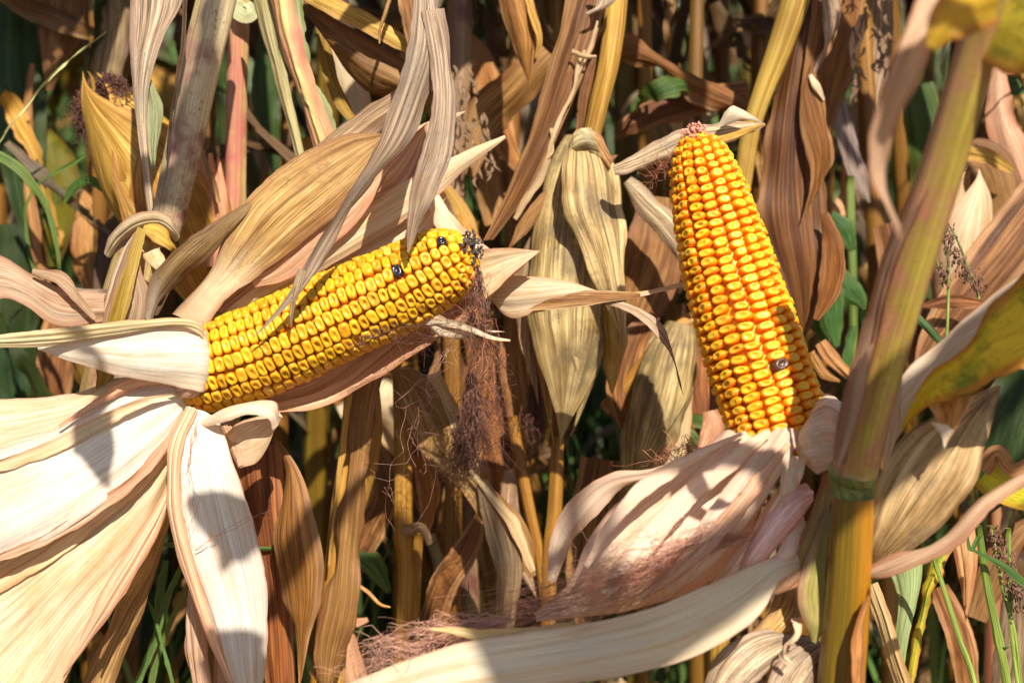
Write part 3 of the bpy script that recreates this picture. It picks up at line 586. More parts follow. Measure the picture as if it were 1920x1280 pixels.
sr([(1500, 960, -9.4), (1470, 990, -11), (1462, 1030, -11.6), (1440, 1050, -11.6)], [(1512, 1000, -9.4), (1505, 1030, -10.8), (1490, 1045, -11.6), (1450, 1062, -11.6)], 'white', bulge=.4, rib=.1, color=(1., .88, .9))
for q_, m_ in (([(1440, 812, -9.6, 5), (1360, 872, -10.8, 16), (1270, 950, -11.2, 20), (1200, 1030, -11.2, 20), (1130, 1110, -11.4, 14)], 'white'), ([(1400, 808, -9, 4), (1320, 850, -10.4, 12), (1220, 905, -11, 14), (1150, 975, -11.2, 10), (1100, 1060, -10.8, 4)], 'white'),
               ([(1480, 830, -10.4, 4), (1420, 905, -11.7, 14), (1350, 990, -12.1, 17), (1270, 1070, -12.0, 13), (1200, 1120, -11.6, 4)], 'pink')):
    blade(earR, q_, m_, cup=.1, midrib=False, name='husk_leaf', color=(1.05, .86, .76) if m_ == 'white' else (1.2, 1.15, 1.1), warp=.3)
# wrap at the butt on the right of the cob
sr([(1530, 735, -5), (1560, 738, -7), (1590, 765, -8.6), (1600, 810, -9), (1590, 860, -8.6)], [(1500, 812, -7.5), (1520, 780, -9.6), (1548, 762, -10.4), (1562, 790, -10.6), (1540, 880, -10)], 'white', bulge=.5, rib=.08, color=(1.02, .95, .88))
sr([(1497, 822, -8.6), (1520, 780, -10.2), (1556, 762, -10.6), (1590, 800, -10), (1600, 850, -9)], [(1502, 870, -8.6), (1525, 890, -10.2), (1555, 884, -10.4), (1580, 870, -10), (1598, 860, -9)], 'white', bulge=.6, rib=.1, color=(1., .92, .86))
# long cream leaf in front
sr([(1516, 1036, -9.8), (1440, 1046, -12), (1330, 1096, -13), (1220, 1140, -13.2), (1100, 1166, -13), (980, 1185, -12.6), (840, 1210, -12), (700, 1260, -11.4), (560, 1320, -11)],
   [(1500, 1075, -9.8), (1462, 1090, -12.6), (1418, 1160, -13.6), (1310, 1228, -14), (1190, 1262, -14), (1050, 1286, -13.6), (900, 1310, -13), (740, 1335, -12), (570, 1345, -11)], 'white', bulge=.2, rib=.2, warp=.35, nu=28, color=(1.0, .96, .84))
blade(earR, [(1120, 1178, -12.4, 14), (1020, 1192, -12.2, 20), (920, 1194, -12, 13), (860, 1184, -12, 8), (806, 1178, -12, 1)], 'husk', name='husk_leaf', color=(1, .9, .6), midrib=False)
sr([(1480, 1050, -9), (1440, 1055, -11), (1440, 1080, -11.6), (1430, 1110, -11.6)], [(1520, 1048, -9), (1516, 1075, -10.4), (1500, 1095, -11), (1460, 1108, -11.4)], 'pink', bulge=.5, rib=.05, color=(1.3, 1.25, 1.15))
sr([(1500, 1085, -7), (1460, 1100, -8.6), (1440, 1150, -9.6), (1400, 1190, -9.6)], [(1510, 1120, -7), (1500, 1160, -8.4), (1490, 1180, -9), (1440, 1195, -9.4)], 'tanhusk', bulge=.6, rib=.2, color=(1.1, 1., .8))
# grey weathered husks at the very bottom
sr([(1530, 1190, -8), (1450, 1172, -10), (1380, 1196, -10.6), (1330, 1250, -10.6), (1310, 1330, -10.4)], [(1540, 1230, -8), (1480, 1230, -10), (1440, 1260, -11), (1400, 1300, -11.2), (1380, 1340, -11)], 'grey', bulge=.6, rib=.15, color=(1.45, 1.4, 1.3))
sr([(1535, 1200, -8), (1490, 1215, -10), (1450, 1255, -11), (1420, 1330, -11.2)], [(1548, 1230, -8), (1540, 1270, -9.6), (1530, 1300, -10.4), (1510, 1345, -10.6)], 'grey', bulge=.7, rib=.2, color=(1.3, 1.25, 1.15))
blade(earR, [(1492, 1158, -10, 8), (1488, 1190, -11.4, 8, 40), (1468, 1210, -12, 8, 80), (1466, 1232, -12, 7, 140), (1484, 1246, -12, 3, 160)], 'white', nv=34, name='husk_leaf', color=(1, .82, .70), midrib=False)
# shank and bracts beside the stalk
sr([(1545, 890, -8), (1520, 960, -9.6), (1496, 1010, -10.4), (1480, 1060, -10.4)], [(1580, 900, -8), (1560, 980, -9.6), (1545, 1040, -10.4), (1520, 1080, -10.4)], 'shank', bulge=.5, color=(1., .85, .9), name='bract')
sr([(1560, 925, -8.6), (1535, 985, -10.6), (1502, 1070, -11.2), (1496, 1130, -11.2), (1524, 1200, -10.6)], [(1566, 930, -8.6), (1556, 1010, -10.2), (1556, 1080, -10.4), (1556, 1150, -10.4), (1530, 1203, -10.6)], 'shank', bulge=.7, name='bract')
# silk of the right ear
sp_ = silk_paths([(1420, 1000, -11.6), (1300, 1030, -11.8), (1180, 1090, -11.6), (1060, 1130, -11.2), (960, 1160, -10.8), (840, 1200, -10.6), (700, 1245, -10.4), (660, 1290, -10)], 150, .008, .012, cut=(.35, 1.), curl=1.)
sp_ += silk_paths([(1380, 960, -11.6), (1280, 1020, -11.9), (1160, 1080, -11.6), (1050, 1120, -11), (940, 1150, -10.6)], 40, .010, .022, cut=(.4, .9), curl=1.6)
strands(earR, sp_[:70], .00018, 'silk_rust', label='rusty pink silk spread over the husks')
strands(earR, sp_[120:], .00016, 'silk_pale', label='pale pink silk')
strands(earR, silk_paths([(960, 1160, -10.8), (850, 1190, -10.6), (760, 1230, -10.4), (680, 1270, -10), (640, 1330, -10)], 100, .007, .016, cut=(.6, 1.), curl=1.3), .00022, 'silk_pale', label='brownish silk tuft')
strands(earR, silk_paths([(1300, 262, -3.7), (1262, 300, -3), (1225, 340, -2), (1200, 360, -1)], 10, .003, .014, cut=(.4, 1.), curl=2) +
        silk_paths([(1330, 850, -7), (1290, 840, -6), (1240, 870, -5), (1190, 880, -4)], 14, .004, .016, cut=(.5, 1.), curl=2), .0002, 'silk_rust', label='stray silk threads')

# ================================================================== plants that stand among the ears
def plant(x, y, z, label, group=None): return thing('corn_plant', S(x, y, z), label, 'corn plant', group)
# left front stalk
pA = plant(200, 1400, 4, 'thick mottled grey-purple corn stalk left of the peeled golden ear, with a folded leaf collar')
tube(pA, [(425, -120, 2.2, 36), (405, 0, 2.2, 37), (372, 140, 2.4, 37), (342, 290, 2.6, 34), (312, 420, 2.8, 30), (280, 520, 3, 27)], 'stalk_grey', color=(1.15, 1.15, 1.1))
tube(pA, [(268, 440, 2, 40), (235, 560, 2.2, 44), (200, 700, 2.6, 42), (165, 860, 3, 40), (120, 1060, 3.6, 40), (60, 1400, 4.4, 40)], 'stalk_grey', color=(.95, .85, .6))
sheet(pA, [(243, -60, 1.4), (244, 60, 1.4), (250, 180, 1.2), (264, 290, 1), (280, 420, 1)], [(346, -60, 1.2), (338, 10, 1), (298, 90, .6), (276, 200, .8), (288, 380, 1)], 'grey', bulge=.3, color=(1.35, 1.3, 1.25), name='leaf')
sheet(pA, [(276, 140, 1.2), (272, 200, 1.1), (276, 280, 1.2), (288, 330, 1.4)], [(280, 142, 1.2), (306, 200, 1.3), (302, 260, 1.4), (290, 332, 1.4)], 'mid_green_rib', bulge=.2, color=(.75, .8, .75), name='leaf')
blade(pA, [(348, -60, .2, 6), (345, 60, .2, 6), (332, 150, .3, 5), (318, 240, .4, 4), (312, 300, .6, 1)], 'brown', color=(.5, .5, .6), name='leaf', nv=30)
# collar: pale lip arching over a dark hollow, sheath below
sheet(pA, [(198, 472, 1.6), (208, 438, .4), (244, 408, -.6), (290, 398, -.8), (326, 414, -.4), (340, 442, .8)], [(208, 482, 1.6), (232, 454, .8), (262, 434, .2), (296, 428, 0), (316, 440, .2), (330, 452, 1)], 'husk', bulge=.35, rib=.04, color=(.9, .88, .78), name='leaf_collar', rag=.15)
sheet(pA, [(262, 426, .2), (240, 470, -.4), (216, 540, -.6), (192, 600, -.6), (170, 720, 0)], [(266, 428, .2), (264, 500, -1), (284, 560, -1), (280, 610, -.8), (262, 730, 0)], 'pink', bulge=.8, color=(.72, .8, .78), name='leaf_sheath')
blade(pA, [(266, 428, -.6, 7), (246, 500, -1.6, 13), (226, 570, -1.7, 15), (205, 650, -1.4, 15), (190, 740, -1, 12)], 'ochre', color=(.75, .85, .7), name='midrib', cup=.05)
sheet(pA, [(258, 424, .3), (226, 470, .2), (206, 520, .2), (188, 600, .4)], [(262, 428, .2), (240, 480, -.2), (222, 540, -.3), (206, 600, 0)], 'pink', bulge=.3, color=(.9, 1, 1), name='leaf_sheath')
sheet(pA, [(262, 424, .8), (268, 470, 1.2), (262, 540, 1.2), (270, 590, 1)], [(322, 436, .6), (334, 480, 1.2), (320, 540, 1.4), (296, 590, 1.2)], 'brown', bulge=-.9, color=(.45, .4, .4), name='leaf_sheath')  # concave sheet tinted dark to stand for the shade in the hollow
blade(pA, [(270, 424, -.2, 10), (300, 438, -.3, 20, 20), (320, 458, 0, 12, 40), (330, 470, .6, 3)], 'ochre', color=(1.2, 1.3, 1.2), nv=24, name='leaf_collar')
sheet(pA, [(268, 478, -.4), (282, 500, -.8), (296, 512, -.8)], [(300, 462, -.6), (312, 488, -.9), (304, 512, -.8)], 'husk', bulge=.2, nv=14, nu=10, rag=.2, name='leaf_collar', color=(1, .98, .8))
blade(pA, [(278, 600, -1, 10, -20), (300, 540, -1.4, 24, -25), (346, 486, -1.8, 26, -20), (400, 440, -1.8, 20, -10), (440, 405, -1.6, 14, 0), (470, 380, -1.2, 4)], 'tanhusk', color=(.62, .58, .6), cup=.3, name='leaf')
sheet(pA, [(-60, 470, -1), (0, 478, -1), (70, 516, -.8), (130, 538, -.4), (195, 546, 0)], [(-60, 580, -2), (0, 560, -2), (50, 575, -1.8), (110, 612, -1.2), (195, 606, -.2)], 'pink', bulge=.7, rib=.12, color=(.88, .95, .95), name='leaf')
blade(pA, [(60, 508, -1.6, 6), (110, 522, -1.4, 12, 20), (145, 556, -1.2, 12, 30), (178, 598, -.8, 5)], 'pink', color=(.75, .8, .75), nv=30, name='leaf')
sheet(pA, [(120, 535, .6), (160, 542, .6), (200, 545, .6)], [(190, 590, 1), (196, 580, 1), (204, 560, 1)], 'grey', bulge=.2, color=(1.1, 1.1, 1.1), name='leaf')

# upright ear at the back left
earB = thing('corn_ear', S(350, 520, 12), 'yellowish husked corn ear pointing up at the upper left, tufted with dark brown silk', 'corn ear', 'corn ears still in their husks')
wrap_ear(earB, [(400, 540, 13, 52), (350, 430, 12.5, 84), (290, 330, 12, 92), (232, 240, 11.5, 66), (190, 180, 11.2, 36), (163, 132, 11, 6)], ['ochre', 'ochre', 'ochre'], [(270, 300, .9, 1), (30, 190, .98, .97), (120, 170, 1.03, 1.), (75, 110, 1.1, .62)], colors=[(1, 1, .9), (1.1, 1.05, 1), (1.1, 1.05, .9), (1, .85, .7)])
sheet(earB, [(205, 300, 8), (236, 360, 8), (270, 400, 8.4), (340, 470, 9)], [(206, 302, 8), (222, 380, 8), (240, 440, 8.4), (300, 520, 9)], 'tan', bulge=.3, color=(1.2, 1.1, .7))
for k in range(5):
    blade(earB, [(352+14*k, 270+6*k, 10, 5), (372+11*k, 350+6*k, 9.8, 9), (385+8*k, 430, 10, 10), (390+4*k, 500, 10, 8)], 'pink', color=(1.2, .95, .8), nv=24, nu=7, midrib=False, name='husk_leaf', cup=.6)
strands(earB, silk_paths([(182, 180, 11), (200, 150, 11), (226, 180, 10.8), (246, 240, 10.6), (262, 290, 10.6)], 120, .004, .016, cut=(.5, 1.), curl=2), .00045, 'silk_dark', label='dark curly silk')
strands(earB, silk_paths([(163, 150, 11), (152, 190, 11), (150, 230, 11), (164, 290, 11)], 50, .003, .010, cut=(.5, 1.), curl=2), .00035, 'silk_dark')

# grey twisted leaf hanging across the left ear
pB = thing('corn_leaf', S(800, -60, -4), 'grey-brown withered leaf hanging from above, split in two blades across the golden ear', 'dry leaf')
blade(pB, [(800, -90, -3, 30), (800, 0, -3.4, 26, 10), (796, 90, -4, 36, 25), (768, 190, -4.6, 38, 35), (738, 262, -5, 30, 30), (700, 320, -5.2, 19, 40), (655, 385, -5.2, 16, 50), (606, 462, -5.2, 15, 30), (572, 520, -5.0, 12, 0), (530, 575, -4.6, 6), (474, 634, -4.0, .5)], 'grey', cup=.12, color=(1.1, 1.06, 1.04), nv=90, rib=.08)
blade(pB, [(812, 20, -3.6, 20), (826, 110, -4, 22, 20), (832, 200, -4.4, 22, 10), (818, 290, -4.6, 28, 0), (792, 360, -4.8, 24, 10), (776, 420, -4.8, 14, 20), (765, 474, -4.6, 2)], 'grey', cup=.12, color=(1.05, 1.0, .97), nv=70, rib=.08)
blade(pB, [(566, 505, -5, 8), (556, 540, -4.8, 8), (548, 580, -4.4, 4), (546, 614, -4, .5)], 'grey', color=(1.3, 1.25, 1.1), nv=24)
blade(pB, [(792, -40, -3.2, 20), (806, 60, -3.6, 16), (830, 130, -3.9, 9), (833, 180, -4, 3)], 'grey', color=(1.35, 1.35, 1.4), nv=40)

# cream leaf pointing across to the right ear
pC = thing('corn_leaf', S(930, 550, 2), 'cream twisted leaf stretching from the golden ear across to the orange ear', 'dry leaf')
sheet(pC, [(925, 556, 1.4), (945, 520, 1), (1000, 518, .4), (1070, 528, 0), (1130, 548, -.4), (1200, 546, -.6), (1296, 522, -.8)],
      [(925, 560, 1.4), (952, 592, 1), (1000, 588, .2), (1070, 568, -.6), (1130, 560, -.8), (1200, 556, -.7), (1296, 536, -.8)], 'husk', bulge=.5, rib=.1, warp=.3, color=(1., .93, .85), name='leaf')
sheet(pC, [(1060, 546, -.4), (1100, 541, -.8), (1150, 546, -1), (1200, 550, -.9)], [(985, 584, -.3), (1060, 578, -1.2), (1130, 568, -1.4), (1200, 556, -.9)], 'brown', bulge=.3, color=(1.5, 1.5, 1.5), name='leaf')
blade(pC, [(1118, 560, -.8, 6), (1170, 574, -1, 9, 30), (1222, 610, -1.2, 10, 45), (1256, 655, -1.2, 8, 60), (1272, 700, -1.2, 5, 60), (1281, 740, -1, 1)], 'grey', color=(1.4, 1.3, 1.2), nv=50, name='leaf')
blade(pC, [(812, 370, 1.4, 14), (836, 418, 1.2, 18), (868, 452, 1, 20), (905, 480, .8, 16), (935, 498, .8, 6)], 'husk', color=(1.05, 1, .95), nv=40, name='leaf', midrib=False)
blade(pC, [(860, 400, 2.6, 6), (880, 440, 2.8, 14), (910, 480, 3, 8)], 'ochre', color=(1, .9, .8), nv=24, name='leaf')

# middle: closed ear hanging from its yellow stalk
pD = plant(1120, 1500, 14, 'dry corn plant with pale yellow stalk and broad brown leaf crossing it')
tube(pD, [(1165, -180, 10, 21), (1156, 0, 10, 21), (1143, 110, 10, 20), (1122, 200, 10.4, 18), (1108, 262, 11, 17)], 'stalk', color=(1.25, 1.3, 1.4))
sheet(pD, [(1078, -80, 9.4), (1052, 40, 9.4), (1015, 180, 9.2), (975, 300, 9), (930, 400, 9), (905, 450, 9)], [(1160, -80, 9.2), (1128, 40, 8.8), (1090, 150, 8.4), (1030, 290, 8.4), (985, 370, 8.8), (925, 450, 9)], 'brown', bulge=.5, rib=.1, ripple=.35, color=(1.0, .85, .66), name='leaf')
sheet(pD, [(1128, 60, 11), (1090, 160, 11), (1080, 260, 11.4), (1092, 330, 12)], [(1150, 60, 11), (1142, 160, 11), (1130, 230, 11.4), (1105, 330, 12)], 'brown', bulge=.4, color=(.9, .7, .5), name='leaf')
sheet(pD, [(1160, 290, 10.2), (1120, 330, 10), (1050, 360, 9.8), (985, 440, 9.6)], [(1090, 300, 10.2), (1050, 335, 9.6), (985, 390, 9.4), (950, 470, 9.6)], 'tan', bulge=.3, color=(.8, .7, .6), ripple=.4, name='leaf')
for q in ([(1098, 95, 8, 3), (1085, 120, 8, 4), (1075, 170, 8, 4), (1050, 220, 8, 4), (1036, 262, 8, 5), (1020, 320, 8.4, 7), (990, 370, 8.6, 8), (965, 410, 9, 4)], [(1120, 40, 8, 3), (1106, 90, 8, 3), (1080, 150, 8, 3), (1060, 210, 8.2, 2)],
          [(1075, 98, 8, 4), (1095, 106, 7.6, 5), (1118, 106, 7.6, 3)], [(1035, 240, 8, 6), (1036, 280, 8, 4), (1028, 296, 8, 2)]):
    blade(pD, q, 'husk', color=(.85, .75, .6), nv=40, nu=5, name='leaf_shred', midrib=False, warp=.4)
sheet(pD, [(1108, -30, 7.6), (1118, 10, 7.6), (1098, 26, 7.6)], [(1158, -30, 7.6), (1150, 6, 7.6), (1104, 28, 7.6)], 'grey', bulge=.3, nv=16, nu=8, name='leaf', color=(1.3, 1.25, 1.2))
earC = thing('corn_ear', S(1100, 262, 11), 'closed straw coloured ear hanging tip down midway between the peeled ears', 'corn ear', 'corn ears still in their husks')
wrap_ear(earC, [(1096, 262, 11, 30), (1078, 350, 11, 50), (1066, 460, 10.6, 64), (1062, 560, 10.2, 66), (1062, 660, 10, 60), (1056, 750, 10, 36), (1048, 838, 10, 5)], ['mould', 'tanhusk', 'mould', 'mould'],
    [(270, 220, .86, 1), (20, 170, .95, 1), (160, 170, 1.0, .96), (95, 150, 1.05, .99)], colors=[(.95, .85, .7), (1., .92, .8), (.9, .8, .62), (.98, .90, .74)])
sheet(earC, [(1066, 262, 7.6), (1056, 340, 7), (1058, 400, 6.6), (1090, 470, 6.4), (1120, 540, 6.6), (1166, 640, 7)], [(1122, 248, 7.8), (1158, 310, 7.4), (1168, 400, 7.2), (1176, 470, 7), (1176, 550, 7), (1170, 650, 7)], 'mould', bulge=1.1, rib=.4, warp=.6, ripple=.5, nu=26, color=(.98, .86, .72))
sheet(earC, [(1070, 262, 7.4), (1082, 242, 7), (1108, 236, 7)], [(1082, 296, 7.6), (1102, 290, 7), (1128, 300, 7)], 'mould', bulge=.7, nv=18, rib=.1, color=(1.3, 1.3, 1.2))
sheet(earC, [(1098, 236, 7.6), (1128, 250, 7), (1152, 300, 7)], [(1092, 248, 7.8), (1108, 280, 7.2), (1140, 320, 7)], 'tanhusk', bulge=.4, nv=18, color=(1.1, .9, .8))
blade(earC, [(1136, 540, 9.6, 22), (1146, 600, 9.4, 26), (1150, 660, 9.4, 20), (1148, 738, 9.4, 2)], 'ochre', cup=.9, color=(.9, .95, 1), midrib=False, name='husk_leaf')
sheet(earC, [(1050, 330, 10.6), (1030, 370, 10.6), (1000, 430, 10.6), (965, 500, 10.8), (955, 560, 11)], [(1070, 420, 10), (1035, 450, 10), (1010, 540, 10), (1000, 640, 10), (1010, 760, 10.6)], 'grey', bulge=.5, rib=.12, color=(1.15, 1.0, .8))
blade(earC, [(1175, 340, 12, 10, 0), (1210, 380, 11.8, 24, 10), (1258, 430, 11.6, 27, 10), (1300, 500, 11.4, 20, 10), (1320, 540, 11.4, 6)], 'grey', color=(1.4, 1.3, 1.1), cup=.5)
# cream crinkled leaf behind the orange ear tip
pE = thing('corn_leaf', S(1160, 320, 4), 'cream crumpled leaf with an upturned point behind the tip of the orange ear', 'dry leaf')
blade(pE, [(1150, 318, 4, 10), (1180, 308, 3.6, 16, 20), (1240, 282, 3, 22, 25), (1300, 258, 2.4, 24, 20), (1360, 248, 2, 22, 10), (1400, 240, 1.8, 12), (1434, 232, 1.6, 2)], 'grey', cup=.2, color=(1.5, 1.42, 1.25), ripple=.6, rag=.15)
sheet(pE, [(1350, 232, 1.4), (1362, 205, 1), (1372, 198, 1)], [(1350, 240, 1.4), (1390, 226, 1), (1434, 232, 1.2)], 'white', bulge=.3, nv=14, nu=10, color=(.95, .93, .85), rag=.2)
blade(pE, [(1310, 274, 1.4, 6), (1360, 258, 1.2, 9, 30), (1432, 234, 1.2, 2)], 'ochre', nv=24, color=(1, 1, .9))

# right foreground stalk
pF = plant(1590, 1600, -9, 'tall pinkish green corn stalk in front beside the orange ear, green ring at its joint')
tube(pF, [(1895, -160, -26, 36), (1858, 0, -24, 37), (1812, 160, -22, 39), (1765, 320, -20, 41), (1712, 480, -18, 43), (1662, 640, -16, 45), (1618, 800, -14.4, 46), (1604, 884, -13.6, 42)], 'stalk_front', name='stalk', ns=28, groove=.14)
tube(pF, [(1604, 862, -13.5, 40), (1603, 874, -13.4, 47), (1602, 884, -13.3, 49), (1602, 892, -13.2, 43), (1601, 900, -13.1, 42), (1600, 930, -13, 39)], 'stalk_green', name='stalk_joint', nv=26, color=(.62, .62, .6))
tube(pF, [(1601, 915, -13, 38.5), (1596, 1020, -12.4, 39), (1588, 1140, -11.6, 42), (1576, 1290, -10.6, 44), (1560, 1500, -9, 46)], 'stalk_lower', name='stalk', ns=28, groove=.12)
sheet(pF, [(1690, 470, -17.4), (1668, 560, -16.4), (1680, 700, -15.6), (1662, 800, -15), (1652, 880, -14.2)], [(1700, 520, -15.6), (1694, 680, -15), (1682, 800, -14.6), (1656, 882, -14)], 'pink', bulge=.3, color=(.85, .95, .95), name='leaf_sheath')
sheet(pF, [(1752, 230, -19.4), (1690, 380, -18), (1640, 520, -17), (1590, 700, -16.4), (1566, 860, -15.8)], [(1770, 240, -20.6), (1722, 380, -20.2), (1668, 540, -18.6), (1622, 720, -17.2), (1580, 872, -16.6)], 'pink', bulge=.2, color=(.62, .55, .5), name='leaf_sheath')
sheet(pF, [(1590, 700, -17.6), (1580, 790, -17), (1566, 870, -16.4)], [(1640, 640, -18.2), (1610, 780, -17.4), (1576, 878, -16.4)], 'pink', bulge=.2, color=(.75, .8, .8), name='leaf_sheath')
sheet(pF, [(1618, 1130, -13.6), (1606, 1200, -13.6), (1596, 1330, -13.4)], [(1640, 1090, -12.4), (1632, 1190, -12.6), (1622, 1330, -12.6)], 'tan', bulge=.3, color=(1.25, .95, .8), name='leaf_sheath')
# brownish husk-like leaf to its right, with the pale inner side and blotched blade
sheet(pF, [(1622, 1068, -11), (1628, 980, -12), (1650, 880, -12.4), (1700, 810, -12), (1780, 760, -11), (1872, 722, -10)],
      [(1630, 1085, -11.4), (1690, 1050, -12.6), (1760, 1000, -13), (1820, 920, -12.6), (1850, 820, -11.6), (1876, 724, -10)], 'mould', bulge=1.2, rib=.4, warp=.5, nu=30, color=(.95, .78, .66), name='leaf')
blade(pF, [(1612, 1080, -12, 8), (1700, 1052, -13.4, 18, 30), (1780, 1010, -14, 22, 30), (1850, 940, -14, 20, 30), (1930, 890, -13.6, 20, 10), (2000, 870, -13, 12)], 'pink', cup=.5, color=(1.0, 1.0, .95), name='leaf')
sheet(pF, [(1655, 770, -11), (1700, 700, -11.6), (1780, 628, -11.6), (1860, 560, -11.6), (1990, 450, -11)], [(1655, 860, -11.4), (1700, 790, -12.4), (1770, 700, -12.8), (1850, 640, -12.8), (1990, 560, -12)], 'white', bulge=.4, rib=.12, color=(.95, .87, .78), name='leaf')
sheet(pF, [(1690, 800, -14.4), (1740, 710, -15.2), (1810, 650, -15.8), (1860, 570, -16.2), (1990, 430, -16.6)], [(1694, 806, -14.4), (1740, 762, -15.8), (1800, 742, -16.6), (1880, 706, -17.2), (2000, 660, -17.6)], 'blotchy', bulge=.3, rib=.1, ripple=.6, rag=.2, nu=24, color=(1.35, 1.35, 1.2), name='leaf')
sheet(pF, [(1740, 760, -14.6), (1762, 800, -15), (1770, 830, -15)], [(1830, 740, -15), (1800, 790, -15.2), (1775, 832, -15)], 'rust', bulge=.3, nv=20, color=(1.5, 1.5, 1.5), name='leaf')
sheet(pF, [(1745, 790, -15.2), (1762, 812, -15.4), (1770, 840, -15.4)], [(1795, 800, -15.2), (1784, 816, -15.4), (1772, 842, -15.4)], 'husk', bulge=.1, nv=14, nu=8, name='leaf')
# blurred leaves nearer the lens
blade(pF, [(1790, -120, -30, 30), (1745, 20, -30, 30), (1700, 130, -30, 32, 20), (1660, 230, -29, 26, 30), (1650, 320, -28, 22, 50), (1675, 400, -27, 14, 60), (1690, 450, -26, 3)], 'pink', color=(1.15, 1.2, 1.2), name='leaf')
blade(pF, [(1862, 0, -30, 44, 10), (1812, 14, -31, 50, 10), (1775, 40, -32, 40, 20), (1748, 90, -32, 14, 30)], 'blotchy', color=(1.1, .9, 1.2), nv=30, name='leaf')
blade(pF, [(1842, 0, -23, 60, 0), (1890, 30, -24, 90, 0), (1960, 60, -25, 90, -10), (2080, 120, -25, 50, -30)], 'blotchy', color=(.95, .95, 1.4), nv=36, name='leaf')
# shading leaves of plants added out of view, arching above the picture to cast dapples

def shade_leaf(par, pts, mat='tan'):
    out = [];
    for (x, y, z, t, hw, roll) in pts:
        q = S(x, y, z)+sdir*t; out.append((q.x, q.y, q.z, hw, roll))
    blade(par, out, mat, px=False, nu=9, nv=40, name='leaf', ripple=.4, cup=.2)
pX = thing('corn_plant', Vector((.66, .34, 0)), 'tall dry corn plant added out of view beside the viewer, its arching leaves shading the husks', 'corn plant')  # unseen plant put in to throw leaf shadows on the right husks
tube(pX, [(.66, .34, 0, .013), (.66, .34, .8, .012), (.65, .34, 1.5, .010), (.65, .34, 2.1, .006)], 'stalk', px=False, nodes=(.2, .4, .6, .8))
def to_stalk(z): return (.65, .34, z, .012, 0)
def arch(par, z0, pts, mat='tan'):
    out = [to_stalk(z0), (.58, .34, z0+.06, .010, 0)]
    for (x, y, z, t, hw, roll) in pts:
        q = S(x, y, z)+sdir*t; out.append((q.x, q.y, q.z, hw, roll))
    blade(par, out, mat, px=False, nu=9, nv=60, name='leaf', ripple=.4, cup=.2)
arch(pX, 1.42, [(1240, 1150, -14, .68, .022, 20), (1190, 1190, -14, .66, .024, 0), (1140, 1250, -14, .64, .012, 0)])
arch(pX, 1.50, [(1560, 930, -9, .62, .016, 20), (1400, 900, -9, .58, .008, 20), (1250, 905, -9, .54, .009, 0), (1120, 960, -9, .50, .008, 0), (1020, 1040, -9, .50, .003, 0)])
pY = thing('corn_plant', Vector((-.30, .28, 0)), 'tall dry corn plant added out of view left of the viewer, its leaves shading the cream husks', 'corn plant')  # unseen plant put in to shade the left husks and stalk
tube(pY, [(-.34, .25, 0, .013), (-.34, .25, .8, .012), (-.33, .25, 1.5, .010), (-.33, .25, 2.1, .006)], 'stalk', px=False, nodes=(.2, .4, .6, .8))
def archl(z0, pts, mat='tan'):
    out = [(-.33, .25, z0, .012, 0), (-.29, .27, z0+.05, .02, 0)]
    for (x, y, z, t, hw, roll) in pts:
        q = S(x, y, z)+sdir*t; out.append((q.x, q.y, q.z, hw, roll))
    blade(pY, out, mat, px=False, nu=9, nv=60, name='leaf', ripple=.4, cup=.2)
archl(1.52, [(130, 650, -3, .56, .010, 0), (170, 760, -3, .54, .010, 0), (175, 860, -3, .52, .011, 0), (200, 930, -3, .50, .004, 0)])
archl(1.62, [(300, 300, 0, .56, .014, 0), (360, 200, 0, .58, .016, 0), (380, 60, 0, .60, .018, 0), (420, -80, 0, .6, .004, 0)])

pZ = thing('corn_plant', Vector((.34, -.30, 0)), 'tall dry corn plant added out of view behind the viewer, leaf tips reaching forward to shade husks', 'corn plant')  # unseen plant put in to shade the hanging white husk
tube(pZ, [(.34, -.30, 0, .013), (.34, -.30, .8, .012), (.34, -.29, 1.5, .010), (.33, -.28, 2.1, .006)], 'stalk', px=False, nodes=(.2, .4, .6, .8))
def archb(z0, midp, pts, mat='tan'):
    out = [(.335, -.285, z0, .012, 0), (*midp, .016, 0)]
    for (x, y, z, t, hw, roll) in pts:
        q = S(x, y, z)+sdir*t; out.append((q.x, q.y, q.z, hw, roll))
    blade(pZ, out, mat, px=False, nu=9, nv=60, name='leaf', ripple=.4, cup=.2)
archb(1.62, (.16, .10, 1.62), [(500, 1030, -3, .60, .016, 0), (430, 975, -3, .57, .018, 0), (350, 945, -3, .55, .003, 0)])
archb(1.50, (.15, .08, 1.50), [(540, 1290, -3, .62, .016, 0), (470, 1250, -3, .60, .020, 0), (380, 1200, -3, .58, .003, 0)])

# ================================================================== middle distance, top left to right
pG = plant(455, 1500, 12, 'slim reddish corn stalk rising behind the mottled grey-purple stalk')
tube(pG, [(450, -160, 12, 21), (449, 0, 12, 20), (444, 180, 12, 20), (441, 360, 12, 20), (438, 400, 12, 21), (430, 700, 12, 21), (420, 1500, 13, 22)], 'stalk_red', nodes=(.33,), color=(1.1, 1.1, 1.1))
blade(pG, [(436, 8, 11, 14), (462, 26, 10.6, 20, 20), (478, 10, 10.8, 12)], 'mid_green_rib', nv=24, name='leaf')
blade(pG, [(372, 270, 9, 3), (396, 330, 9, 4), (410, 380, 9, 3)], 'tan', nv=24, nu=5, name='leaf_shred')
pH = plant(700, 1500, 6, 'corn stalk wrapped in pale streaked green and red sheaths, leaning behind the upper husks')
sheet(pH, [(462, -60, 6), (486, 60, 6), (520, 170, 5.6), (556, 300, 5.4)], [(500, -60, 5.6), (522, 60, 5.4), (546, 170, 5.2), (574, 296, 5.2)], 'mid_green_rib', bulge=.5, color=(.95, .8, .65), name='leaf_sheath')
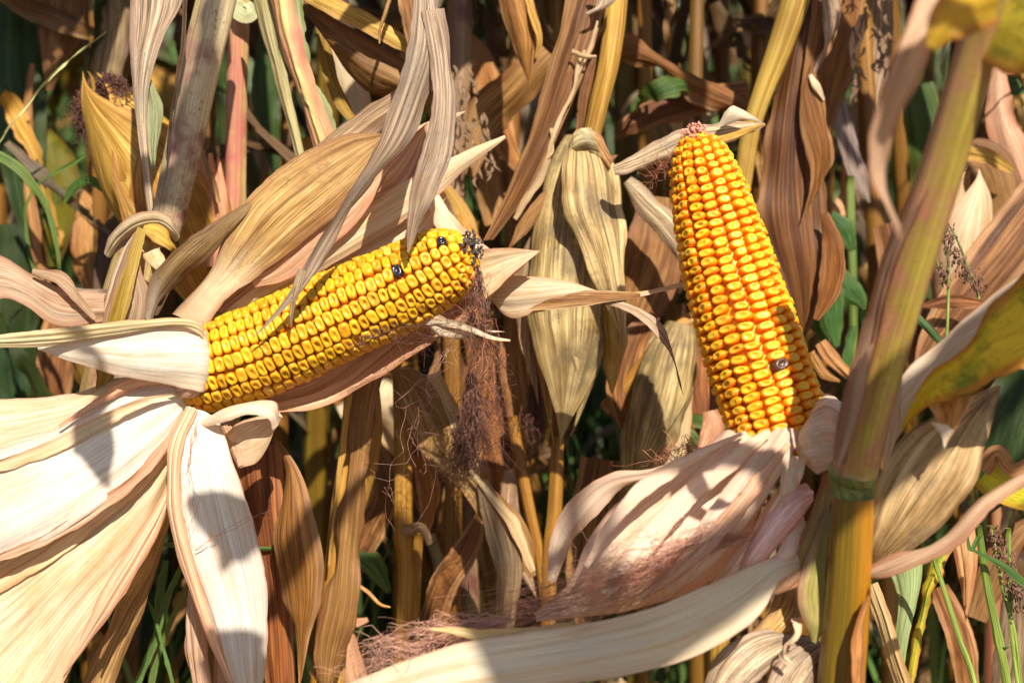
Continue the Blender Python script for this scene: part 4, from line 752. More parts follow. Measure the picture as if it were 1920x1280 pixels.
sheet(pH, [(498, -60, 5), (524, 60, 5), (556, 160, 5), (588, 286, 5)], [(548, -60, 5), (568, 60, 4.6), (598, 170, 4.6), (632, 258, 4.8)], 'stalk_red', bulge=.9, color=(1.05, 1.05, .95), name='leaf_sheath')
blade(pH, [(546, -60, 5, 16), (556, 40, 4.6, 18), (566, 90, 4.6, 12), (574, 140, 4.8, 10), (600, 200, 4.8, 18), (626, 252, 4.8, 8)], 'mid_green_rib', color=(.65, .66, .5), ripple=.6, rag=.2, name='leaf')
tube(pH, [(588, 258, 8, 26), (640, 500, 8, 26), (690, 800, 8.4, 27), (640, 1040, 8.6, 28), (600, 1500, 9, 28)], 'stalk', color=(.8, .75, .7))
pI = thing('corn_leaf', S(640, -20, 8), 'rounded brown leaf flap hanging under a yellow ridge at the top left of centre', 'dry leaf')
sheet(pI, [(560, -20, 7), (620, 30, 6.6), (690, 70, 6.4), (770, 120, 6)], [(600, 40, 8), (640, 120, 7.6), (690, 172, 7.4), (745, 188, 7.4)], 'tan', bulge=.8, rib=.14, color=(.6, .5, .38), name='leaf')
sheet(pI, [(556, -40, 6), (640, -2, 5.6), (710, 30, 5.4), (775, 70, 5.2)], [(570, 2, 5.6), (640, 40, 5.2), (700, 70, 5), (778, 110, 5)], 'ochre', bulge=.4, color=(1.1, 1.15, 1.2), name='leaf')
blade(pI, [(600, 20, 9, 8), (606, 90, 9, 12, 20), (626, 160, 9, 14, 20), (656, 214, 9, 14, 30), (700, 256, 9, 6)], 'ochre', color=(.6, .62, .4), name='leaf')
pJ = thing('corn_leaf', S(640, 60, 11), 'broad pale cream leaf hanging straight behind the brown rounded flap', 'dry leaf')
blade(pJ, [(615, -60, 12, 26), (632, 60, 12, 34, 10), (655, 160, 12, 34), (690, 250, 12, 20), (720, 300, 12, 5)], 'husk', color=(.9, .85, .75), name='leaf')
pK = thing('corn_leaf', S(762, -20, 5), 'narrow brown curled leaf end beside the grey withered leaf at the top', 'dry leaf')
blade(pK, [(758, -60, 4, 20), (770, 20, 4, 22, 20), (775, 80, 4.2, 12, 30), (772, 130, 4.4, 3)], 'brown', color=(1.4, 1.3, 1.2), name='leaf')
blade(pK, [(738, -40, 3, 5), (728, 10, 3, 5), (712, 58, 3, 4), (711, 82, 3, 2)], 'tan', nv=24, nu=5, name='leaf')
# grey striped dead stalk with tassel like scales behind
pL = plant(870, 1500, 22, 'dark weathered stalk with a scaly grey tassel left of the broad brown leaf')
tube(pL, [(862, -160, 18, 26), (862, 0, 18, 24), (858, 160, 18, 24), (850, 300, 18, 22), (856, 500, 18, 22), (870, 900, 19, 24), (880, 1500, 20, 26)], 'stalk_grey', color=(.55, .42, .36), ns=14)
for k in range(60):
    t = rng.random(); x = 862+40*t+rng.uniform(-26, 30); y = 130+t*190+rng.uniform(-20, 20)
    blade(pL, [(x, y, 15, 2.2), (x+rng.uniform(-6, 8), y+9, 14.6, 2.8), (x+rng.uniform(-9, 12), y+20, 14.6, .6)], 'grey', nv=5, nu=3, name='scale', color=(.75, .62, .48), rag=0, ripple=0, warp=0, rib=0)
blade(pL, [(905, 120, 20, 20), (920, 200, 20, 28, 20), (950, 270, 19.6, 26, 30), (985, 330, 19.4, 8)], 'rust', name='leaf', color=(1.2, 1.05, .9))
blade(pL, [(850, 60, 22, 26), (905, 150, 22, 40, 30), (900, 260, 22, 36), (930, 420, 22, 20)], 'tan', name='leaf', color=(.9, .8, .65))
blade(pL, [(830, 340, 12, 6), (880, 430, 12, 16, 20), (870, 500, 12, 12), (900, 600, 12, 4)], 'ochre', name='leaf')
blade(pL, [(1030, 100, 19, 30), (960, 170, 19, 42, 30), (905, 230, 19, 40, 10), (880, 330, 19, 10)], 'tan', name='leaf', color=(.8, .7, .55))
pM = thing('corn_leaf', S(960, -30, 12), 'brown pointed leaf with a golden edge folded downward at the top centre', 'dry leaf')
sheet(pM, [(920, -60, 12), (945, 30, 12), (968, 100, 12), (990, 158, 12)], [(985, -60, 11.6), (1002, 10, 11.4), (1014, 70, 11.6), (992, 160, 12)], 'rust', bulge=.8, color=(1., .95, .85), name='leaf')
blade(pM, [(975, -60, 11.4, 6), (998, 20, 11, 8), (1012, 70, 11, 6), (1004, 110, 11.4, 2)], 'ochre', name='leaf', nv=24)
# right of the middle
pN = thing('corn_leaf', S(1180, 80, 20), 'dark wrinkled brown leaf reaching right, behind the tip of the orange ear', 'dry leaf')
sheet(pN, [(1168, 70, 18), (1230, 92, 18), (1300, 130, 18), (1392, 178, 18), (1420, 210, 18)], [(1160, 118, 18.4), (1220, 130, 18.4), (1290, 170, 18.4), (1360, 205, 18.4), (1418, 214, 18)], 'rust', bulge=.8, rib=.2, ripple=1.2, color=(.7, .6, .55), name='leaf')
sheet(pN, [(1158, 230, 20), (1230, 178, 20), (1310, 160, 20), (1400, 150, 20)], [(1150, 268, 20), (1240, 236, 20), (1330, 210, 20), (1404, 200, 20)], 'brown', bulge=.8, ripple=.6, color=(1., .75, .65), name='leaf')
pO = plant(1440, 1500, 12, 'tan and olive corn stalk with long dark brown leaves hanging beside the orange ear')
tube(pO, [(1530, -200, 10, 30), (1496, -20, 10, 28), (1462, 90, 10.4, 24), (1425, 190, 10.8, 19), (1400, 290, 11.4, 18), (1370, 600, 13, 18), (1340, 1500, 16, 20)], 'stalk', color=(.85, .9, .8))
sheet(pO, [(1500, 20, 11), (1458, 150, 11), (1432, 290, 11), (1420, 420, 11), (1470, 560, 11), (1500, 640, 11.4)], [(1540, -20, 11), (1540, 120, 10.6), (1536, 260, 10.4), (1552, 400, 10.4), (1546, 540, 10.6), (1512, 640, 11.4)], 'brown', bulge=.5, rib=.25, warp=.7, ripple=.8, rag=.25, color=(.72, .56, .44), name='leaf', nu=24)
sheet(pO, [(1526, -20, 10), (1508, 120, 9.8), (1500, 240, 9.6), (1520, 330, 9.6), (1500, 420, 10)], [(1570, 20, 10), (1566, 80, 9.6), (1530, 140, 9.4), (1548, 190, 9.4), (1560, 300, 10)], 'rust', bulge=.4, rib=.2, ripple=.8, rag=.2, color=(.7, .6, .5), name='leaf')
blade(pO, [(1550, -30, 9, 12), (1562, 30, 8.8, 20, 30), (1552, 90, 9, 14, 60), (1525, 140, 9.4, 4)], 'grey', color=(1.0, .85, .8), name='leaf')
blade(pO, [(1520, 140, 9.2, 3), (1530, 160, 9, 8), (1545, 188, 9.2, 2)], 'husk', nv=14, nu=7, name='leaf')
blade(pO, [(1545, 400, 9.4, 8), (1562, 470, 9.4, 22), (1556, 540, 9.6, 22, 10), (1530, 600, 10, 6)], 'rust', color=(.7, .55, .45), name='leaf')
pP = plant(1600, 1500, 26, 'dead pale corn plant with a drooping tassel, out of focus behind the right stalk')
tube(pP, [(1612, -160, 24, 18), (1620, 100, 24, 18), (1640, 400, 24, 18), (1660, 900, 25, 18), (1680, 1500, 26, 20)], 'stalk', color=(.6, .5, .4), ns=12)
for q, mt, cl in (([(1590, -60, 22, 30), (1580, 60, 22, 36, 20), (1560, 160, 22, 30), (1540, 260, 22, 12)], 'rust', (.8, .7, .6)),
                  ([(1650, 0, 24, 24), (1640, 120, 24, 34, 20), (1620, 260, 24, 36), (1640, 380, 24, 30), (1660, 460, 24, 8)], 'grey', (1., .85, .75)),
                  ([(1570, 180, 22, 16), (1585, 250, 22, 22, 40), (1610, 330, 22, 18, 20), (1630, 380, 22, 3)], 'grey', (.75, .72, .85)),
                  ([(1620, 30, 20, 8), (1605, 80, 20, 10), (1600, 130, 20, 3)], 'husk', (1, .9, .8)),
                  ([(1590, 300, 26, 14), (1600, 360, 26, 26), (1570, 400, 26, 14)], 'pink', (1.3, 1.1, .9)),
                  ([(1660, 420, 22, 26), (1690, 520, 22, 34), (1720, 640, 22, 30), (1740, 760, 22, 6)], 'brown', (1., .8, .7))):
    blade(pP, q, mt, color=cl, name='leaf', ripple=.5)
for k in range(60):
    t = rng.random(); x = 1600+rng.uniform(-20, 60)+t*30; y = -20+t*200
    blade(pP, [(x, y, 19.5, 2.6), (x+rng.uniform(-6, 8), y+9, 19.4, 3), (x+rng.uniform(-9, 12), y+20, 19.4, .6)], 'grey', nv=5, nu=3, name='scale', color=(.75, .58, .46), rag=0, ripple=0, warp=0, rib=0)
# pale closed ear at the far right, big brown leaves about it
earD = thing('corn_ear', S(1790, 700, 18), 'pale whitish closed corn ear at the right edge between the front stalk and dark leaves', 'corn ear', 'corn ears still in their husks')
wrap_ear(earD, [(1790, 700, 18, 26), (1790, 560, 18, 40), (1800, 440, 17.6, 48), (1812, 360, 17.4, 38), (1824, 312, 17.4, 8)], ['mould', 'husk', 'husk'], [(270, 220, .9, 1), (150, 180, 1, 1), (70, 190, 1.05, .98)], colors=[(1, .9, .8)])
pQ = plant(1900, 1500, 20, 'corn plant at the right edge, its wide dark brown leaves around the pale closed ear')
tube(pQ, [(1890, -100, 24, 18), (1880, 300, 24, 18), (1870, 900, 25, 18), (1860, 1500, 26, 20)], 'stalk_red', color=(.7, .6, .5), ns=12)
for q, mt, cl in (([(2000, 320, 14, 50), (1900, 450, 14, 56, 10), (1810, 560, 14, 50, 20), (1750, 640, 14, 30, 20), (1720, 700, 14, 6)], 'brown', (1.1, .95, .9)),
                  ([(1760, 290, 16, 10), (1800, 284, 16, 16), (1850, 292, 16.4, 14), (1900, 320, 17, 5)], 'ochre', (1.1, 1.1, 1.1)),
                  ([(1868, 120, 20, 16), (1875, 220, 20, 26), (1905, 300, 20, 30), (1925, 370, 20, 8)], 'pink', (1.1, .95, .9)),
                  ([(1750, 330, 19, 30), (1840, 300, 19, 40, 30), (1880, 380, 19, 40), (1860, 500, 19, 10)], 'tan', (.6, .5, .4)),
                  ([(1840, 150, 21, 10), (1900, 160, 21, 20, 20), (1990, 150, 21, 20)], 'green', (1, 1.1, 1.4)),
                  ([(1720, 160, 26, 30), (1750, 300, 26, 46), (1760, 420, 26, 46), (1740, 560, 26, 10)], 'green', (1.1, 1., .8)),
                  ([(1940, 700, 12, 60), (1900, 800, 12, 66), (1880, 880, 12, 60), (1850, 960, 12, 10)], 'green', (.5, .5, .5)),
                  ([(1730, 575, 12, 4), (1780, 566, 12, 14), (1830, 568, 12, 10), (1850, 570, 12, 2)], 'brown', (1.2, .9, .9))):
    blade(pQ, q, mt, color=cl, name='leaf', ripple=.5)
# second closed ear, lower centre right
pR = plant(1260, 1500, 14, 'drooping corn plant below the orange ear, its pale ears bent down on a brown stalk')
tube(pR, [(1140, 770, 16, 20), (1200, 700, 15, 20), (1262, 630, 14, 18), (1300, 600, 14.4, 16)], 'stalk', color=(.75, .6, .5), nv=24)
tube(pR, [(1330, 500, 16, 18), (1336, 900, 17, 18), (1340, 1500, 18, 20)], 'stalk', color=(.7, .6, .5), ns=12)
earE = thing('corn_ear', S(1270, 600, 14), 'dull straw-coloured closed ear drooping just left of the base of the orange ear', 'corn ear', 'corn ears still in their husks')
wrap_ear(earE, [(1276, 612, 13, 22), (1256, 680, 12.6, 46), (1232, 770, 12.4, 50), (1208, 860, 12.4, 36), (1180, 960, 12.6, 6)], ['mould', 'tanhusk', 'mould'], [(270, 220, .9, 1), (140, 180, 1, 1), (60, 180, 1.05, .96)], colors=[(.82, .72, .56), (.8, .78, .6)])
blade(pR, [(1284, 620, 13, 10), (1280, 740, 13, 20), (1268, 850, 13, 20), (1250, 960, 13, 6)], 'husk', color=(.9, .8, .62), name='leaf')
blade(pR, [(1330, 560, 15, 26), (1312, 700, 15, 34), (1320, 800, 15, 20), (1330, 860, 15, 5)], 'brown', color=(1.3, .95, .9), name='leaf')
for q, mt, cl in (([(1228, 590, 15, 10), (1190, 640, 15, 30, 20), (1170, 720, 15, 34), (1180, 800, 15, 20)], 'brown', (1.2, 1., .8)),
                  ([(1170, 860, 15, 30), (1190, 960, 15, 44), (1230, 1020, 15, 40), (1260, 1100, 15, 10)], 'brown', (.9, .8, .7)),
                  ([(1240, 370, 16, 40), (1230, 460, 16, 60, 20), (1200, 560, 16, 56), (1180, 640, 16, 20)], 'tan', (.75, .6, .5)),
                  ([(1330, 770, 10, 14), (1336, 800, 10, 20), (1310, 850, 10, 6)], 'pink', (1.2, 1, .9)),
                  ([(1540, 640, 12, 10), (1560, 670, 12, 12), (1600, 710, 12, 9), (1640, 740, 12, 3)], 'tan', (1.2, 1, .9)),
                  ([(1520, 660, 12, 8), (1545, 700, 12, 10), (1575, 715, 12, 3)], 'tan', (1, .8, .6))):
    blade(pR, q, mt, color=cl, name='leaf', ripple=.4)
# lower centre
pS = plant(650, 1600, 5, 'golden corn stalk with a crinkled brown leaf clinging to it below the golden ear')
tube(pS, [(668, 640, 6, 15), (656, 800, 6, 16), (636, 960, 6, 17), (620, 1100, 6.4, 18), (600, 1290, 7, 20), (580, 1500, 7.4, 20)], 'stalk', color=(.85, .72, .55))
sheet(pS, [(660, 720, 5.4), (652, 860, 5), (632, 1000, 5), (618, 1120, 5), (590, 1220, 5.4), (600, 1330, 6)], [(716, 700, 5.4), (700, 790, 4.6), (686, 900, 4.4), (676, 1030, 4.4), (664, 1160, 4.8), (620, 1340, 6)], 'tan', bulge=.6, rib=.3, warp=.6, ripple=1.0, color=(.85, .75, .62), rag=.15, name='leaf')
blade(pS, [(664, 640, 4.6, 4), (648, 800, 4.2, 6), (626, 960, 4.2, 5), (616, 1060, 4.4, 2)], 'ochre', nv=30, nu=5, name='leaf')
pT = thing('corn_leaf', S(540, 820, 3), 'long brown leaf hanging point down below the golden ear, beside the white husk', 'dry leaf')
sheet(pT, [(516, 826, 3), (536, 880, 3), (524, 960, 2.6), (516, 1010, 2.6), (530, 1100, 2.8), (548, 1190, 3), (560, 1290, 3)], [(526, 826, 3), (566, 890, 2.4), (590, 970, 2), (606, 1050, 2), (600, 1130, 2.2), (580, 1200, 2.4), (562, 1292, 3)], 'rust', bulge=.8, rib=.15, warp=.4, ripple=.4, color=(.85, .82, .8), name='leaf')
sheet(pT, [(430, 850, 5), (450, 960, 5), (480, 1100, 5), (500, 1350, 5)], [(530, 830, 5), (535, 960, 4.6), (545, 1100, 4.6), (560, 1350, 5)], 'brown', bulge=.5, color=(1.1, .7, .5), name='leaf')
pU = plant(760, 1600, 10, 'straight ochre corn stalk with a knobbly joint, standing in the lower centre')
tube(pU, [(752, 680, 11, 17), (756, 860, 10, 17), (756, 1000, 10, 18), (760, 1080, 10, 15), (752, 1290, 10, 15), (748, 1600, 11, 16)], 'stalk', nodes=(.35,), color=(.75, .62, .42))
tube(pU, [(785, 1000, 11.6, 9), (780, 1100, 11.6, 9), (772, 1290, 11.6, 10)], 'stalk', color=(.8, .7, .5), nv=20, ns=10)
blade(pU, [(758, 1000, 9, 12), (790, 988, 8.6, 10, 30), (806, 1020, 8.8, 5)], 'grey', nv=20, name='leaf', color=(1, .8, .6))
pV = plant(950, 1600, 12, 'corn plant with a folded streaked leaf crossing the gap below the dark silk')
for q, mt, cl in (([(752, 690, 9, 16), (790, 760, 8.6, 40, 20), (830, 840, 8.4, 40, 20), (880, 900, 8.2, 26, 20), (930, 960, 8.2, 36, 30), (970, 1020, 8.4, 30), (1000, 1080, 8.6, 6)], 'tan', (.85, .8, .62)),
                  ([(812, 700, 9.4, 14), (850, 800, 9, 22), (880, 870, 9, 18), (900, 920, 9, 4)], 'husk', (.7, .62, .45)),
                  ([(905, 900, 7.4, 10), (930, 980, 7.2, 26, 20), (952, 1060, 7.2, 26, 10), (950, 1160, 7.6, 18), (960, 1200, 8, 4)], 'grey', (.8, .68, .5)),
                  ([(880, 880, 7, 4), (920, 930, 6.8, 9), (965, 985, 6.8, 12), (1000, 1070, 7, 5)], 'husk', (.95, .85, .65)),
                  ([(980, 560, 14, 30), (975, 680, 14, 40), (990, 800, 14, 34), (975, 880, 14, 10)], 'tan', (.75, .62, .5)),
                  ([(930, 640, 15, 30), (915, 760, 15, 40), (940, 880, 15, 40), (930, 1000, 15, 10)], 'brown', (1.2, .9, .7)),
                  ([(880, 620, 16, 50), (840, 760, 16, 50), (800, 880, 16, 40), (810, 1000, 16, 10)], 'brown', (.9, .75, .6)),
                  ([(960, 880, 13, 14), (955, 960, 13, 18), (975, 1040, 13, 16), (1010, 1120, 13, 4)], 'grey', (1, .8, .65)),
                  ([(1130, 860, 15, 40), (1120, 960, 15, 50), (1100, 1080, 15, 40), (1090, 1180, 15, 10)], 'brown', (1, .9, .6)),
                  ([(690, 830, 13, 24), (720, 920, 13, 30, 20), (690, 1000, 13, 30), (650, 1100, 13, 8)], 'brown', (1.5, 1.4, 1.2)),
                  ([(790, 850, 13, 20), (805, 930, 13, 20), (795, 1010, 13, 5)], 'rust', (1.3, 1.1, .9)),
                  ([(690, 1160, 9, 4), (650, 1180, 9, 14), (660, 1250, 9, 24), (690, 1340, 9, 20)], 'pink', (1, .85, .7)),
                  ([(800, 1200, 12, 30), (830, 1100, 12, 30, 30), (880, 1020, 12, 24), (900, 960, 12, 6)], 'brown', (1.2, 1., .8))):
    blade(pV, q, mt, color=cl, name='leaf', ripple=.4)
tube(pV, [(960, 780, 13, 11), (990, 940, 12.6, 11), (1015, 1060, 12.4, 11), (1030, 1200, 12.4, 12), (1040, 1500, 13, 12)], 'stalk', color=(.65, .5, .32), ns=12)
tube(pV, [(1046, 820, 12, 12), (1040, 960, 12, 14), (1030, 1080, 12, 14), (1024, 1500, 12.6, 15)], 'stalk', color=(.65, .52, .35), ns=12)
tube(pV, [(845, 560, 15, 16), (850, 900, 15, 16), (845, 1500, 15.6, 17)], 'stalk', color=(.5, .4, .3), ns=12)
strands(pV, silk_paths([(1000, 700, 12), (1004, 760, 12), (1000, 850, 12)], 60, .005, .008, cut=(.6, 1.)), .0004, 'silk_dark')
strands(pV, silk_paths([(882, 700, 7), (884, 780, 7), (878, 860, 7), (860, 900, 7)], 120, .006, .012, cut=(.6, 1.)), .0004, 'silk_dark')
# thread like dry root or tendril
tube(pS, [(668, 1095, 5, 4), (690, 1110, 5, 4), (712, 1132, 5, 3.4), (732, 1138, 5, 2)], 'tan', name='tendril', nv=20, ns=6, color=(1.5, 1.4, 1.3))
# right bottom
pW = plant(1680, 1600, 8, 'half green corn plant with a torn yellowing leaf behind the foot of the right stalk')
sheet(pW, [(1660, 1060, 3), (1680, 1120, 2.6), (1675, 1200, 2.4), (1665, 1330, 2.6)], [(1735, 1030, 2.6), (1725, 1120, 2.2), (1705, 1200, 2), (1690, 1330, 2.2)], 'mid_green_rib', bulge=.6, color=(.7, .85, .6), name='leaf')
sheet(pW, [(1735, 1030, 3), (1722, 1130, 2.6), (1708, 1210, 2.4), (1690, 1330, 2.6)], [(1800, 1000, 2.6), (1765, 1080, 2), (1745, 1130, 1.8), (1700, 1340, 2)], 'blotchy', bulge=.5, ripple=.6, rag=.35, color=(1.3, 1.5, 2.4), name='leaf')
sheet(pW, [(1612, 1100, 2), (1640, 1160, 2), (1660, 1220, 2), (1690, 1330, 2)], [(1648, 1090, 1.6), (1672, 1160, 1.4), (1695, 1240, 1.4), (1730, 1340, 1.6)], 'husk', bulge=.4, rib=.3, color=(.8, .68, .45), name='leaf')
sheet(pW, [(1780, 1000, 5), (1790, 1060, 4.6), (1806, 1160, 4.6)], [(1830, 980, 4.6), (1836, 1060, 4.2), (1812, 1165, 4.6)], 'pink', bulge=.4, color=(1.1, .9, .6), name='leaf')
for q, mt, cl in (([(1850, 880, 6, 40), (1880, 900, 6, 44, 20), (1960, 930, 6, 40)], 'blotchy', (1.2, 1.4, 1.2)), ([(1840, 880, 5, 16), (1870, 850, 5, 16, 20), (1900, 880, 5, 14), (1950, 850, 5, 6)], 'tan', (1.4, 1.2, 1.1)),
                  ([(1830, 1160, 9, 20), (1860, 1080, 9, 30), (1900, 1010, 9, 24), (1960, 960, 9, 10)], 'tan', (.6, .5, .4)), ([(1900, 1100, 9, 20), (1900, 1200, 9, 30), (1880, 1330, 9, 30)], 'grey', (.7, .6, .5)),
                  ([(1760, 1100, 9, 20), (1800, 1200, 9, 26, 20), (1820, 1320, 9, 20)], 'brown', (1.2, 1., .9)), ([(1540, 1290, 9, 20), (1480, 1340, 9, 30), (1400, 1400, 9, 20)], 'tan', (1, .9, .8))):
    blade(pW, q, mt, color=cl, name='leaf', ripple=.4)
wd = thing('weed', S(1850, 1600, 0), 'tall green grass weed with jointed stems and purplish seed heads at the lower right corner', 'weed')
for q in ([(1834, 985, -1, 7), (1850, 1090, -1, 8), (1870, 1190, -1, 8.5), (1890, 1300, -1, 9), (1920, 1600, -1, 10)], [(1748, 1038, -1, 4.5), (1775, 1120, -1, 5), (1800, 1200, -1, 5.5), (1830, 1300, -1, 6), (1860, 1600, -1, 7)],
          [(1858, 985, 0, 4), (1880, 1100, 0, 4), (1905, 1200, 0, 4), (1915, 1300, 0, 4.5)], [(1890, 990, 0, 6), (1892, 1080, 0, 4), (1896, 1180, 0, 4), (1910, 1300, 0, 4)]):
    tube(wd, q, 'stalk_green', name='stem', ns=8, nv=24, nodes=(.35, .7), color=(1.1, 1.1, .9))
for q in ([(1826, 1030, -2, 4), (1880, 1060, -2, 7), (1925, 1095, -2, 7), (1980, 1120, -2, 3)], [(1836, 1000, -1, 4), (1820, 1030, -1.4, 4), (1812, 1000, -1, 2)], [(1870, 1200, -1, 5), (1884, 1215, -1.4, 4), (1892, 1210, -1.4, 1)]):
    blade(wd, q, 'green', nu=5, nv=20, color=(1.2, 1.3, 1.1))
def seed_head(par, P, n, r=.0025):
    V, F = [], []; c = cr(np.array([S(*p) for p in P]), 60)
    for _ in range(n):
        p = c[rng.randrange(60)]+np.array([rng.gauss(0, r) for _ in range(3)]); b = len(V); T = norm(np.array([rng.gauss(0, .4), rng.gauss(0, .4), 1.])); A = norm(np.cross(T, [1, .2, .1])); B = np.cross(T, A); k = .0011
        V += [p+T*k*1.6, p+A*k*.6, p+B*k*.6, p-A*k*.6, p-B*k*.6, p-T*k*1.6]; F += [(b, b+1, b+2), (b, b+2, b+3), (b, b+3, b+4), (b, b+4, b+1), (b+5, b+2, b+1), (b+5, b+3, b+2), (b+5, b+4, b+3), (b+5, b+1, b+4)]
    o = mesh_np('seed_head', V, F, None, par, M['seed'], smooth=False)
seed_head(wd, [(1862, 1000, -.6), (1880, 1040, -.6), (1900, 1090, -.6), (1912, 1140, -.6)], 240)
wd2 = thing('weed', S(1790, 700, 4), 'thin green grass with drooping knobbly seed heads above the blotched yellow leaf', 'weed')
for q in ([(1774, 650, 4, 3), (1778, 560, 4, 3), (1776, 470, 4, 2.5), (1760, 450, 4, 2), (1748, 460, 4, 1)], [(1836, 560, 4, 2.5), (1815, 500, 4, 2.5), (1790, 440, 4, 2), (1768, 408, 4, 1.5), (1758, 412, 4, 1)], [(1768, 540, 4.4, 2), (1752, 470, 4.4, 2), (1742, 430, 4.4, 1)]):
    tube(wd2, q, 'stalk_green', name='stem', ns=6, nv=24)
seed_head(wd2, [(1764, 420, 3.6), (1790, 470, 3.6), (1815, 520, 3.6), (1840, 545, 3.6)], 260, .0022); seed_head(wd2, [(1768, 500, 4), (1774, 530, 4)], 50, .0018)
blade(wd2, [(1700, 575, 4, 6), (1730, 605, 4, 8), (1762, 640, 4, 7), (1790, 670, 4, 2)], 'green', nu=5, nv=20, color=(1, 1.3, 1.6))
wd3 = thing('weed', S(1590, 900, 20), 'broadleaf green weed with yellow stems seen between the orange ear and the right stalk', 'weed')
tube(wd3, [(1594, 330, 22, 8), (1596, 420, 22, 8), (1600, 560, 22, 8), (1600, 900, 24, 9), (1600, 1500, 26, 9)], 'stalk_green', name='stem', ns=8, color=(1.1, 1.1, 1.2))
for q in ([(1560, 400, 18, 6), (1580, 430, 18, 24), (1600, 470, 18, 6)], [(1570, 500, 18, 8), (1590, 540, 18, 22), (1610, 560, 18, 16), (1620, 580, 18, 3)], [(1560, 540, 18, 20), (1560, 600, 18, 24), (1570, 650, 18, 5)], [(1540, 500, 20, 20), (1548, 590, 20, 28), (1545, 640, 20, 8)], [(1600, 610, 18, 6), (1590, 660, 18, 10), (1585, 710, 18, 2)],
          [(1290, 780, 14, 6), (1320, 796, 14, 16), (1350, 812, 14, 5)], [(1275, 800, 14, 4), (1300, 822, 14, 12), (1310, 850, 14, 4)]):
    blade(wd3, q, 'green', nu=9, nv=20, color=(1.1, 1.3, 1.2), rag=.2)
# upper left blur
# green behind
wd4 = thing('weed', S(60, 600, 14), 'light green arching grass with thin seed heads at the left edge', 'weed')
for q, mt in (([(-60, 270, 10, 7), (20, 305, 10, 9), (70, 360, 10, 8), (100, 430, 10, 5), (112, 520, 10, 3)], 'green'), ([(-20, 290, 12, 2), (40, 210, 12, 2.5), (110, 130, 12, 2), (200, 60, 12, 1.5)], 'mid_green_rib'), ([(120, 380, 14, 2), (140, 350, 14, 8), (170, 338, 14, 8), (212, 372, 14, 3)], 'green'),
              ([(80, 580, 16, 3), (50, 380, 16, 3), (160, 290, 16, 3)], 'green')):
    blade(wd4, q, mt, nu=5, nv=26, color=(1.6, 1.6, 1.2))
wd5 = thing('weed', S(300, 1600, 8), 'bright green grass blades low between the white husk and the brown leaves', 'weed')
for q in ([(300, 1020, 4, 3), (400, 1024, 4, 6), (500, 1028, 4, 6), (580, 1022, 4, 1)], [(340, 1060, 7, 4), (310, 1130, 7, 7), (290, 1200, 7, 7), (250, 1300, 7, 6)], [(260, 1080, 6, 2), (290, 1160, 6, 3), (310, 1230, 6, 3), (340, 1330, 6, 3)],
          [(310, 1050, 9, 6), (300, 1130, 9, 10), (302, 1220, 9, 8)], [(350, 1100, 8, 3), (300, 1220, 8, 6), (270, 1330, 8, 6)], [(690, 950, 13, 6), (660, 1010, 13, 24), (700, 1060, 13, 20), (730, 1110, 13, 4)]):
    blade(wd5, q, 'green', nu=5, nv=24, color=(2.0, 1.9, 2.0))

pBk = thing('corn_plant', S(120, 1500, 26), 'still partly green corn plant blurred at the left edge with broad drooping leaves', 'corn plant')
tube(pBk, [(60, -160, 28, 14), (70, 400, 28, 14), (90, 1500, 30, 15)], 'stalk', ns=9, nv=30, color=(.5, .42, .25))
for q, mt, cl in (([(30, -80, 26, 40), (24, 80, 26, 56, 10), (34, 220, 26, 50), (50, 380, 26, 30), (60, 470, 26, 5)], 'green', (.55, .6, .6)), ([(110, -80, 25, 44), (118, 30, 25, 50), (100, 120, 25, 20), (90, 170, 25, 4)], 'tan', (.7, .55, .42)),
                  ([(215, -60, 22, 24), (212, 60, 22, 30, 20), (196, 170, 22, 26), (190, 260, 22, 6)], 'grey', (.9, .8, .6)), ([(30, 250, 27, 10), (90, 270, 27, 36, 30), (110, 380, 27, 40), (100, 500, 27, 10)], 'blotchy', (.4, .45, .5)),
                  ([(150, 360, 24, 8), (172, 420, 24, 34), (180, 500, 24, 40), (186, 580, 24, 12)], 'tan', (1.0, .82, .6)), ([(60, 120, 24, 5), (52, 220, 24, 8), (60, 400, 24, 12), (90, 560, 24, 9)], 'tan', (.95, .8, .65)),
                  ([(20, 420, 26, 30), (30, 560, 26, 44), (20, 700, 26, 40), (40, 800, 26, 10)], 'green', (.4, .45, .45)), ([(130, 560, 25, 30), (110, 640, 25, 36), (100, 740, 25, 30), (80, 820, 25, 4)], 'brown', (1.3, 1.1, .9)),
                  ([(600, -60, 30, 30), (520, 60, 30, 30), (500, 200, 30, 26), (520, 330, 30, 6)], 'green', (.8, .8, .6))):
    blade(pBk, q, mt, color=cl, name='leaf', ripple=.6)

